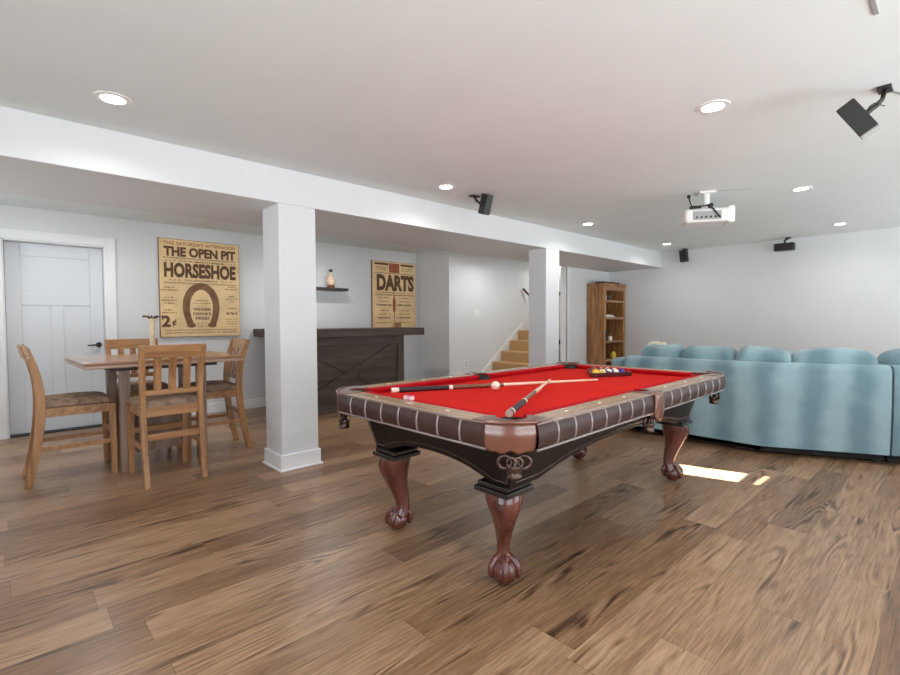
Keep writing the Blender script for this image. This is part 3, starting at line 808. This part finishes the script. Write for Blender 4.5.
sh = MB().box(2.95, 6.62, 1.70, 3.972, 6.82, 1.742).build('floating_shelf', SHELFW, None, .004)
tag(sh, 'dark floating wall shelf above the bar, just right of the front column', 'shelf')
bt = thing('decanter', 'amber glass decanter with dark stopper on the floating wall shelf', 'bottle', (3.715, 6.71, 1.7425))
MB().lathe([(.0001,0),(.055,0),(.057,.02),(.05,.045),(.0001,.046)], (0,0,0), 20).build('base', AMBER, bt, 0, 50)
MB().lathe([(.0001,.046),(.05,.046),(.064,.07),(.068,.1),(.06,.14),(.036,.175),(.02,.195),(.018,.24),(.024,.245),(.0001,.245)], (0,0,0), 20).build('body', GLASSY, bt, 0, 50)
MB().lathe([(.0001,.245),(.02,.245),(.03,.262),(.026,.285),(.0001,.295)], (0,0,0), 16).build('stopper', CORKD, bt, 0, 50)

DG = None
def text_into(mb, body, x0, x1, z0, z1, y, bold=0.0):
    """letters fitted to a box in the x-z plane, facing -y"""
    cu = bpy.data.curves.new('t', 'FONT'); cu.body = body; cu.size = 1; cu.offset = bold; cu.resolution_u = 3
    ob = bpy.data.objects.new('t', cu); COL.objects.link(ob)
    dg = bpy.context.evaluated_depsgraph_get(); dg.update()
    me = bpy.data.meshes.new_from_object(ob.evaluated_get(dg))
    vs = [v_.co.copy() for v_ in me.vertices]; fs = [tuple(p.vertices) for p in me.polygons]
    bpy.data.objects.remove(ob); bpy.data.curves.remove(cu); bpy.data.meshes.remove(me)
    xa, xb = min(v_.x for v_ in vs), max(v_.x for v_ in vs); ya, yb = min(v_.y for v_ in vs), max(v_.y for v_ in vs)
    mb.add([(x0+(v_.x-xa)/(xb-xa)*(x1-x0), y, z0+(v_.y-ya)/(yb-ya)*(z1-z0)) for v_ in vs], fs)
def scribble(mb, xc, w_, z, h_, y):
    """a line of lettering too small to read: little uneven strokes"""
    x = xc-w_/2
    while x < xc+w_/2-.006:
        l = random.uniform(.006, .016); mb.box(x, y-.0003, z+random.uniform(0,h_*.2), min(x+l, xc+w_/2), y, z+h_*random.uniform(.75,1)); x += l+random.choice((.004,.004,.014))
def dots(mb, xs, z, r, y):
    for x in xs: mb.add([(x+r*math.cos(2*PI*k/10+PI/2)*(1 if k % 2 == 0 else .45), y, z+r*math.sin(2*PI*k/10+PI/2)*(1 if k % 2 == 0 else .45)) for k in range(10)], [tuple(range(10))])
# horseshoe poster
def poster(name, label, x0, x1, z0, z1):
    t = thing(name, label, 'poster', ((x0+x1)/2, YL, (z0+z1)/2), 0, 'wall posters')
    hw, hh = (x1-x0)/2, (z1-z0)/2
    MB().box(-hw, -.036, -hh, hw, -.001, hh).build('panel', POSTE, t, .002)
    MB().box(-hw+.006, -.0385, -hh+.006, hw-.006, -.0355, hh-.006).build('sheet', POST, t)
    return t, hw, hh
t, hw, hh = poster('horseshoe_sign', 'large tan vintage poster with a horseshoe on the wall beside the white door', 1.395, 2.36, 1.03, 2.27)
Y0 = -.0392; I = MB(); F = MB(); Rr = MB()
def ln_(mb, x0, x1, z, th=.006): mb.box(x0, Y0-.0003, z-th/2, x1, Y0, z+th/2)
text_into(Rr, 'THIS SATURDAY AFTERNOON', -hw+.05, hw-.05, .545, .585, Y0, .015)
text_into(I, 'THE OPEN PIT', -hw+.055, hw-.05, .40, .525, Y0, .05)
ln_(I, -hw+.05, hw-.05, .385); ln_(F, -hw+.05, hw-.05, .374, .003)
scribble(I, .02, .55, .335, .022, Y0); dots(I, (-.40,-.355,-.31,.34,.38,.42), .346, .012, Y0)
text_into(I, 'HORSESHOE', -hw+.055, hw-.05, .135, .325, Y0, .05)
text_into(I, 'TOURNAMENT', -.2, .2, .093, .115, Y0, .01); dots(I, (-.36,-.31,-.26,.26,.31,.36), .104, .012, Y0)
ln_(I, -hw+.05, hw-.05, .07); ln_(F, -hw+.05, hw-.05, .058, .003)
# horseshoe
hs = MB(); pts = []
for k in range(41):
    u = k/40
    if u < .22: q = u/.22; pts.append((.125+.055*math.sin(q*PI/2)**.8, -.47+.24*q))
    elif u > .78: q = (1-u)/.22; pts.append((-.125-.055*math.sin(q*PI/2)**.8, -.47+.24*q))
    else: a = PI*(u-.22)/.56; pts.append((.18*math.cos(a), -.23+.265*math.sin(a)))
outl, inn = [], []
for k in range(41):
    p, q = pts[max(k-1,0)], pts[min(k+1,40)]; dx, dz = q[0]-p[0], q[1]-p[1]; l_ = math.hypot(dx, dz); nx, nz = dz/l_, -dx/l_
    wd = .038+.006*math.sin(PI*k/40)
    outl.append((pts[k][0]+nx*wd, pts[k][1]+nz*wd)); inn.append((pts[k][0]-nx*wd, pts[k][1]-nz*wd))
zc = -.02
vs = []
for o1, i1 in zip(outl, inn): vs += [(o1[0]-.005, Y0, o1[1]+zc+.02), (i1[0]-.005, Y0, i1[1]+zc+.02)]
hs.add(vs, [(2*k, 2*k+1, 2*k+3, 2*k+2) for k in range(40)])
for k in (0, 40):
    hs.add([(pts[k][0]-.005+.055*math.cos(2*PI*j/14), Y0-.0002, pts[k][1]+zc+.02+.032*math.sin(2*PI*j/14)) for j in range(14)], [tuple(range(14))])
hs.build('horseshoe', SHOE, t)
for z, w_ in ((-.16,.16),(-.195,.2)): scribble(F, 0, w_, z, .018, Y0)
dots(I, (-.04,0,.04), -.225, .009, Y0)
text_into(I, 'WINNER', -.105, .11, -.285, -.245, Y0, .03); text_into(I, 'DRINKS', -.105, .11, -.342, -.302, Y0, .03); text_into(I, 'FREE!', -.08, .085, -.40, -.36, Y0, .03)
dots(I, (-.045,0,.045), -.445, .012, Y0); scribble(F, 0, .14, -.49, .014, Y0)
for xc, rows_ in ((-.375, ((.0,.12),(-.035,.19),(-.13,.1),(-.165,.17),(-.2,.12),(-.285,.09),(-.32,.17))), (.375, ((.03,.1),(-.0,.17),(-.1,.09),(-.135,.15),(-.17,.07),(-.255,.1)))):
    for z, w_ in rows_: scribble(F, xc, w_, z, .02, Y0)
text_into(I, '2', -.465, -.365, -.49, -.345, Y0, .04)
text_into(I, '¢', -.35, -.30, -.485, -.395, Y0, .03)
scribble(I, .375, .15, -.335, .04, Y0)
for z in (-.40,-.43,-.46): scribble(F, .375, .15, z, .013, Y0)
ln_(I, -hw+.05, hw-.05, -.53, .005); ln_(F, -hw+.05, hw-.05, -.54, .003); scribble(F, 0, .85, -.575, .018, Y0)
I.build('dark_lettering', INK, t); F.build('faded_lettering', INKL, t); Rr.build('rust_lettering', INKR, t)
# darts poster
t, hw, hh = poster('darts_sign', 'tall tan vintage poster headed DARTS on the wall above the right end of the bar', 4.525, 5.46, 1.10, 2.255)
I = MB(); F = MB(); Rr = MB()
ln_(I, -hw+.05, -.13, hh-.05, .035); ln_(I, .13, hw-.05, hh-.05, .035)
Rr.box(-.12, Y0-.0003, hh-.19, .1, Y0, hh-.03)
for z in (.12, .155): scribble(F, -.27, .25, hh-z, .02, Y0); scribble(F, .27, .25, hh-z, .02, Y0)
ln_(I, -hw+.05, hw-.05, hh-.205, .008)
text_into(I, 'DARTS', -hw+.09, hw-.045, hh-.51, hh-.225, Y0, .055)
scribble(F, -.2, .4, hh-.55, .02, Y0); scribble(F, .22, .4, hh-.55, .02, Y0)
ln_(I, -hw+.05, -.04, hh-.58, .012); ln_(I, .0, hw-.05, hh-.58, .012)
for xc in (-.23, .21):
    for z, w_, b_ in ((.64,.26,0),(.70,.22,0),(.77,.32,1),(.86,.22,0),(.92,.26,0),(.99,.3,1),(1.07,.3,0)): scribble(I if b_ else F, xc, w_, hh-z, .034 if b_ else .022, Y0)
dm = MB()                                                # printed dart down the middle
prof = [(.005,-.50),(.012,-.54),(.012,-.60),(.03,-.68),(.034,-.74),(.026,-.83),(.02,-.86),(.009,-.88),(.007,-1.0),(.004,-1.12)]
for (r0, z0), (r1, z1) in zip(prof, prof[1:]): dm.add([(-.015-r0, Y0-.0002, hh+z0), (-.015+r0, Y0-.0002, hh+z0), (-.015+r1, Y0-.0002, hh+z1), (-.015-r1, Y0-.0002, hh+z1)], [(0,1,2,3)])
dm.build('printed_dart', INKR, t)
I.build('dark_lettering', INK, t); F.build('faded_lettering', INKL, t); Rr.build('rust_block', INKR, t)

# small box on the bar end, in front of the darts poster
tag(MB().box(4.42, 5.98, 1.1225, 4.52, 6.06, 1.20).build('wooden_box', BOOKW, None, .004), 'small brown wooden box on the bar below the darts poster', 'box')

# switch and outlet on the stair wall
def plate(name, label, x, z, w_, h_):
    t = thing(name, label, 'wall plate', (x, 5.95, z))
    MB().box(-w_/2, -.007, -h_/2, w_/2, -.0005, h_/2).build('plate', WHITEP, t, .002)
    return t
t = plate('light_switch', 'white double light switch plate on the pale wall by the stairs', 6.19, 1.36, .13, .12)
for x in (-.03, .03): MB().box(x-.016, -.011, -.034, x+.016, -.007, .034).build('rocker', WHITEP, t, .002)
t = plate('wall_outlet', 'white wall outlet low on the pale wall by the stairs', 5.91, .46, .075, .12)
for z in (-.025, .025): MB().box(-.016, -.01, z-.014, .016, -.007, z+.014).build('socket', GREYP, t, .002)

# ------------------------------------------------------------------ staircase
sc_ = thing('staircase', 'tan carpeted staircase with white skirt board behind the second column', 'staircase', (6.33, 5.44, 0))
RISE, RUN = .19, .25
for k in range(5):
    z1 = .085+RISE*(k+1)-RISE*.0
    x0 = k*RUN
    MB().box(x0, -.46, 0, 1.62, .49, z1).build('step', CARPET, sc_, .02, seg=3)
slope = RISE/RUN
MB().prism_y([(-.12, 0), (-.12, .2), (-.06, .26), (1.18, .26+1.24*slope), (1.18, 1.24*slope-.1), (.1, 0)], .49, .508).build('skirt_board', TRIM, sc_, .003)
MB().prism_y([(-.12, 0), (-.12, .2), (-.06, .24), (.98, 1.06), (1.62, 1.06), (1.62, 0)], -.485, -.462).build('stringer', TRIM, sc_, .003)
MB().prism_y([(.86, .745), (1.2, .875), (.86, .875)], -.50, -.4855).build('dark_triangle', RAILD, sc_, .002)  # dark triangular piece on the stringer face
m = MB(); m.tube([(.86, -.40, 1.53), (.9, -.42, 1.57), (1.61, -.42, 1.57+.71*slope)], .024, 12)
m.build('handrail', RAILD, sc_, 0, 50)
MB().tube([(1.15, .475, 1.852), (1.31, .44, 1.72), (1.33, .40, 1.70)], .02, 12).build('handrail', RAILD, sc_, 0, 50)

# ------------------------------------------------------------------ bookcase and what stands on it
BX, BYF, BYB, BW, BH = 7.93, 4.42, 4.755, .79, 1.90
bk = thing('bookcase', 'tall rustic brown wooden bookcase with open shelves in the far corner', 'bookcase', (BX, BYF, 0))
dp = BYB-BYF
for x0 in (0, BW-.075):
    MB().box(x0, 0, 0, x0+.075, dp, BH-.06).build('side_panel', BOOKW, bk, .004)
MB().box(.075, dp-.015, .06, BW-.075, dp, BH-.06).build('back_panel', BOOKD, bk, 0)
MB().box(-.012, -.012, BH-.06, BW+.012, dp, BH).build('top', BOOKW, bk, .005)
MB().box(.075, 0, BH-.13, BW-.075, .02, BH-.06).build('top_rail', BOOKX, bk, .003)
SZ = [.14, .50, .84, 1.28, 1.59]
for z in SZ: MB().box(.075, .0, z-.04, BW-.075, dp-.016, z).build('shelf', BOOKX, bk, .003)
tag(MB().box(8.0, 4.46, BH+.001, 8.56, 4.64, BH+.034).build('flat_box', BLACK, None, .004), 'flat black slab lying on top of the bookcase', 'box')
mg = thing('mug', 'white mug on the top shelf of the bookcase', 'mug', (8.075, 4.50, SZ[4]+.0005))
MB().lathe([(.0001,0),(.035,0),(.04,.01),(.04,.085),(.036,.085),(.036,.012),(.0001,.012)], (0,0,0), 20).build('cup', WHITEP, mg, 0, 50)
MB().tube([(.038,0,.07),(.06,0,.065),(.066,0,.045),(.056,0,.025),(.038,0,.02)], .006, 8).build('handle', WHITEP, mg, 0, 60)
tag(MB().lathe([(.0001,0),(.05,0),(.06,.04),(.05,.1),(.03,.12),(.0001,.12)], (8.3, 4.56, SZ[4]+.0005), 20).build('dark_jar', CORKD, None, 0, 50), 'dark jar at the right of the top shelf of the bookcase', 'jar')
for k, (c_, l) in enumerate(((PAPER, 'lower pale paper stack on the second shelf of the bookcase'), (WHITEP, 'upper white booklet lying on the paper stack on the second shelf'))):
    tag(MB().box(8.04+.03*k, 4.47+.01*k, SZ[3]+.0005+.024*k, 8.42-.06*k, 4.68, SZ[3]+.0005+.023*(k+1)).build('booklet', c_, None, .002), l, 'booklet', 'booklets on the second shelf')
tag(MB().box(8.05, 4.55, SZ[2]+.0005, 8.36, 4.70, SZ[2]+.19).build('black_case', BLACK, None, .006), 'black box on the third shelf of the bookcase', 'box')
cn = thing('candle', 'round white candle in front of the black box on the bookcase', 'candle', (8.235, 4.47, SZ[2]+.0005))
MB().lathe([(.0001,0),(.036,0),(.042,.02),(.042,.07),(.03,.085),(.0001,.083)], (0,0,0), 18).build('wax', IVORY, cn, 0, 50)
MB().tube([(0,0,.082),(.002,0,.098)], .002, 6).build('wick', BLACK, cn)
tag(MB().lathe([(.0001,0),(.04,0),(.05,.04),(.046,.09),(.025,.115),(.02,.13),(.0001,.13)], (8.42, 4.50, SZ[1]+.0005), 18).build('yellow_pot', YELL, None, 0, 50), 'small yellow pot on the lower shelf of the bookcase', 'pot')

# ------------------------------------------------------------------ sofa
def lump(c, hx, hy, hz, rz, name, par, seed=0, mat=None, tilt=0):
    rnd_ = random.Random(seed); ph = [rnd_.uniform(0, 6.28) for _ in range(6)]
    mb = MB(); nu, nv = 40, 22; M = Matrix.Translation(c) @ Matrix.Rotation(rz, 4, 'Z') @ Matrix.Rotation(tilt, 4, 'Y')
    rings = []
    def sp(v_, p): return math.copysign(abs(v_)**p, v_)
    for j in range(nv+1):
        th = -PI/2+PI*j/nv; ring = []
        for i in range(nu):
            a = 2*PI*i/nu
            x = sp(math.cos(th), .55)*sp(math.cos(a), .55); y = sp(math.cos(th), .4)*sp(math.sin(a), .32); z = sp(math.sin(th), .5)
            f_ = 1+.02*math.sin(5*y+ph[0])+.02*math.sin(7*y+3*z+ph[1])+.02*math.sin(4*x+5*z+ph[2])
            zz = z*(f_+.03*math.sin(3.1*y+ph[3])+.02*math.sin(9*y+ph[4])); 
            ring.append(M @ Vector((x*hx*f_, y*hy, zz*hz)))
        rings.append(ring)
    return mb.rings(rings).build(name, mat or SUEDE, par, 0, 80)
def path_slab(mb, outer, thick, z0, z1, nz=10, ns=10, puff=.012):
    """slab along a bent path; outer = list of xy, thickness towards +x side"""
    # offset path
    offs = []
    for k, p in enumerate(outer):
        p = Vector(p); ds = []
        if k > 0: ds.append((p-Vector(outer[k-1])).normalized())
        if k < len(outer)-1: ds.append((Vector(outer[k+1])-p).normalized())
        d_ = sum(ds, Vector((0,0))).normalized(); n_ = Vector((-d_.y, d_.x))
        offs.append((p, n_, 1/max(.5, n_.dot(Vector((-ds[0].y, ds[0].x))))))
    prof = [(0, z0), (-puff*.6, z0+.2*(z1-z0)), (-puff, z0+.55*(z1-z0)), (-puff*.5, z1-.06), (.012, z1-.015), (.04, z1), (thick-.04, z1), (thick, z1-.04), (thick, z0)]
    rings = []
    for k in range(len(offs)-1):
        for i in range(ns+1):
            if k < len(offs)-2 and i == ns: continue
            t_ = i/ns; ring = []
            for o_, z in prof:
                a = offs[k][0]+offs[k][1]*offs[k][2]*o_; b_ = offs[k+1][0]+offs[k+1][1]*offs[k+1][2]*o_
                p = a*(1-t_)+b_*t_; ring.append((p.x, p.y, z))
            rings.append(ring)
    return mb.rings(rings)
ZS, ZS_T = .085, .832
A0, A1, A2 = (4.935, 2.50), (4.935, 1.205), (5.352, .385)
db = (Vector(A2)-Vector(A1)).normalized(); nb = Vector((-db.y, db.x)); nb = nb if nb.x > 0 else -nb
sf = thing('sectional_sofa', 'teal suede sofa section with a bent back, seen from behind beyond the pool table', 'sofa', (4.935, 1.9, 0), 0, 'teal sectional sofa')
o = Vector((-4.935, -1.9, 0))
def loc3(m_):
    m_.v = [(x-4.935, y-1.9, z) for x, y, z in m_.v]; return m_
loc3(path_slab(MB(), [A0, A1, A2], .24, ZS, ZS_T)).build('back', SUEDE, sf, 0, 50)
loc3(MB().box(4.95, 2.50, ZS, 5.93, 2.69, .80)).build('arm', SUEDE, sf, .05, seg=4)
loc3(path_slab(MB(), [(5.18, 2.49), (5.18, 1.26), (5.56, .50)], .75, ZS, .42, puff=0)).build('seat_base', SUEDE, sf, .02)
loc3(path_slab(MB(), [(5.01, 2.64), (5.01, 1.225), (5.41, .42)], .8, .03, ZS+.01, puff=0)).build('plinth', BLACK, sf, 0)
ft = 0
for x, y in ((5.06, 2.6), (5.08, 1.3), (5.44, .47), (5.85, 2.6)):
    loc3(MB().box(x-.03, y-.03, 0, x+.03, y+.03, .04)).build('foot', BLACK, sf, .004)
for k, (y0, y1) in enumerate(((2.48, 1.92), (1.9, 1.27))):
    lump(Vector((5.62, (y0+y1)/2, .48))+o, .38, (y0-y1)/2, .085, 0, 'seat_cushion', sf, 20+k)
pB = Vector((*A1, 0))+Vector((db.x, db.y, 0))*.47+Vector((nb.x, nb.y, 0))*.6
lump(Vector((pB.x, pB.y, .48))+o, .33, .40, .085, math.atan2(db.y, db.x)+PI/2, 'seat_cushion', sf, 22)
def along(s): return Vector(A1)+db*s
for k, (y0, y1) in enumerate(((2.40, 1.98), (1.98, 1.49))):
    lump(Vector((5.20, (y0+y1)/2, .72))+o, .14, (y0-y1)/2+.01, .235, 0, 'back_cushion', sf, 30+k, tilt=-.12)
cA, cB = (Vector((5.2, 1.49)), along(.28)+nb*.26)
def back_cush(p, q, sd_, par, off_):
    c_ = (p+q)/2; a_ = math.atan2((q-p).y, (q-p).x)+PI/2
    lump(Vector((c_.x, c_.y, .72))-Vector((*off_, 0)), .14, (q-p).length/2+.012, .24, a_, 'back_cushion', par, sd_, tilt=-.12)
back_cush(cA, cB, 32, sf, (4.935, 1.9)); back_cush(cB+db*.01, along(.90)+nb*.26, 33, sf, (4.935, 1.9))
# next section beyond the dark gap
B0 = Vector(A2)+db*.016; B1 = B0+db*.85
s2 = thing('sectional_sofa', 'teal sofa section beyond the dark vertical gap at the right edge of the photo', 'sofa', (B0.x, B0.y, 0), 0, 'teal sectional sofa')
def loc4(m_):
    m_.v = [(x-B0.x, y-B0.y, z) for x, y, z in m_.v]; return m_
loc4(path_slab(MB(), [tuple(B0), tuple(B1)], .24, ZS, ZS_T)).build('back', SUEDE, s2, 0, 50)
c0, c1 = B0+nb*.25, B1+nb*.25
loc4(path_slab(MB(), [tuple(c0), tuple(c1)], .75, ZS, .42, puff=0)).build('seat_base', SUEDE, s2, .02)
c0, c1 = B0+nb*.08, B1+nb*.08
loc4(path_slab(MB(), [tuple(c0), tuple(c1)], .8, .03, ZS+.01, puff=0)).build('plinth', BLACK, s2)
for q in (.06, .8):
    p = B0+db*q+nb*.12; loc4(MB().box(p.x-.03, p.y-.03, 0, p.x+.03, p.y+.03, .04)).build('foot', BLACK, s2, .004)
pB = B0+db*.42+nb*.6; lump(Vector((pB.x-B0.x, pB.y-B0.y, .48)), .33, .41, .085, math.atan2(db.y, db.x)+PI/2, 'seat_cushion', s2, 41)
back_cush(B0+nb*.26, B1+nb*.26, 42, s2, tuple(B0))
th_ = lump((5.47, 2.38, .785), .085, .105, .19, .1, 'throw_pillow', None, 51, PILY)
tag(th_, 'pale yellow throw pillow at the left end of the teal sofa', 'pillow')

# ------------------------------------------------------------------ ceiling speakers, projector
CR, CDN, CF = r2, d2, fw
def axes(a, b):
    a = a.normalized(); b = (b-a*b.dot(a)).normalized(); c = a.cross(b)
    return Matrix(((a.x,b.x,c.x),(a.y,b.y,c.y),(a.z,b.z,c.z)))
def speaker(label, arm_top, centre, size, rot, grille, back):
    """size = half sizes along the box's own axes; grille / back = (axis, sign)"""
    t = thing('ceiling_speaker', label, 'speaker', arm_top, 0, 'black surround speakers')
    c = Vector(centre)-Vector(arm_top); M = Matrix.Translation(c) @ rot.to_4x4()
    bx = MB().box(-size[0],-size[1],-size[2],size[0],size[1],size[2], M).build('cabinet', BLACK, t, .006)
    lo = [-q*.93 for q in size]; hi = [q*.93 for q in size]; ax, sg_ = grille
    lo[ax], hi[ax] = sorted((sg_*(size[ax]-.002), sg_*(size[ax]+.006)))
    MB().box(*lo, *hi, M).build('grille', GREYP if len(back) > 2 else DARKM, bx, .003)
    ba, bs_ = back[:2]; e = Vector((0,0,0)); e[ba] = bs_; bk_ = c + rot @ (e*size[ba]); out = rot @ e
    MB().box(-.05, -.03, -.014, .05, .03, 0).build('mount_plate', BLACK, t, .003)
    el = bk_+out*.04
    MB().tube([(0,0,-.01), (el.x*.3, el.y*.3, el.z*.5), tuple(el), tuple(bk_-out*.004)], [.011,.011,.012,.014], 10).build('arm', BLACK, t, 0, 60)
    MB().tube([(0,0,el.z*.6), tuple(el*.9+Vector((.012,.012,.012))), tuple(bk_+out*.01+Vector((0,0,.02))), tuple(bk_)], .003, 6).build('wire', BLACK, t, 0, 60)
    return t
A = CR*20.5+CDN*28.1-CF*4.7; B = CR*7.9-CDN*5.7-CF*9.4; VV = (CR*.857-CDN*.459+CF).normalized()
A = A - VV*A.length*.22
speaker('black tilted speaker on an arm at the ceiling, upper right near the frame edge', (3.456, .307, ZC), (3.235, .388, 2.25), (.092, .042, .055), axes(A, B), (0, 1), (1, 1, 'grey'))
A = CDN*18-CR*3.5+CF*5.3; B = CR*.75+CF*.66
speaker('black speaker hung from the ceiling beside the bulkhead, above the front of the bar', (3.40, 3.292, ZC), (3.432, 3.175, 2.349), (.095, .038, .045), axes(A, B), (1, 1), (1, -1))
A = CDN*.98+CR*.1; B = Vector((1, 0, 0))
speaker('small black speaker high on the far wall near the end of the bulkhead', (8.62, 3.29, ZC), (8.60, 3.30, 2.325), (.10, .055, .055), axes(A, B), (1, -1), (1, 1))
speaker('small black speaker on a short stem high on the middle of the far wall', (8.62, 1.80, ZC), (8.58, 1.84, 2.31), (.055, .055, .125), axes(Vector((0,0,-1)), Vector((1,0,0))), (1, -1), (0, -1))

pj = thing('projector', 'white ceiling-mounted video projector with hanging cables', 'projector', (4.973, 1.707, 2.21), math.radians(-58))
def rbox(x0, y0, z0, x1, y1, z1): return MB().box(x0, y0, z0, x1, y1, z1)
rbox(-.21, -.13, -.065, .18, .13, .065).build('housing', WHITEP, pj, .03, seg=4)
rbox(.16, -.11, -.075, .225, .11, .085).build('end_cap', WHITEP, pj, .02, seg=4)
rbox(-.14, -.137, -.045, .1, -.129, .035).build('port_panel', GREYP, pj, .003)
for x in (-.11,-.07,-.03,.01,.05): MB().box(x-.008, -.14, -.03, x+.008, -.136, -.012).build('port', BLACK, pj, .001)
m = MB(); m.tube([(0,0,.065),(0,0,.239)], .03, 14); m.box(-.09,-.06,.066,.09,.06,.08); m.box(-.07,-.07,.22,.07,.07,.239)
m.build('ceiling_mount', WHITEP, pj, .003)
m = MB(); m.tube([(-.17,-.08,.2),(-.165,-.1,.14),(-.15,-.11,.09),(-.06,-.12,.085),(.0,-.13,.09)], .006, 8); m.ball((-.17,-.08,.19), .018, 10, 8)
m.tube([(-.17,-.115,.075),(-.07,-.12,.08)], .014, 8)
m.tube([(-.02,-.11,.1),(.03,-.145,.05),(.06,-.155,.0),(.09,-.142,-.03)], .007, 8); m.tube([(0,-.1,.085),(.03,-.09,.1)], .02, 8)
m.build('cable', BLACK, pj, 0, 60)
def strip(p, q, label):
    tag(MB().bar((*p, ZC-.003), (*q, ZC-.003), .018, .006).build('ceiling_cable_cover', GREYP, None, .002), label, 'cable cover', 'cable covers on the ceiling')
strip((4.98, 1.60), (5.16, 1.36), 'grey cable cover strip on the ceiling just beyond the white projector')
strip((1.9, .262), (2.595, .262), 'thin grey cable cover strip on the ceiling at the top right edge of the photo')
strip((3.50, .29), (3.62, .245), 'thin grey cable cover strip on the ceiling beside the tilted speaker arm')

# ------------------------------------------------------------------ render look
S.view_settings.view_transform = 'Standard'; S.view_settings.look = 'None'; S.view_settings.gamma = 1
S.view_settings.use_curve_mapping = False; S.view_settings.exposure = 0.06
S.cycles.use_denoising = True
S.cycles.max_bounces = 10; S.cycles.diffuse_bounces = 6; S.cycles.glossy_bounces = 4
S.cycles.sample_clamp_indirect = 8
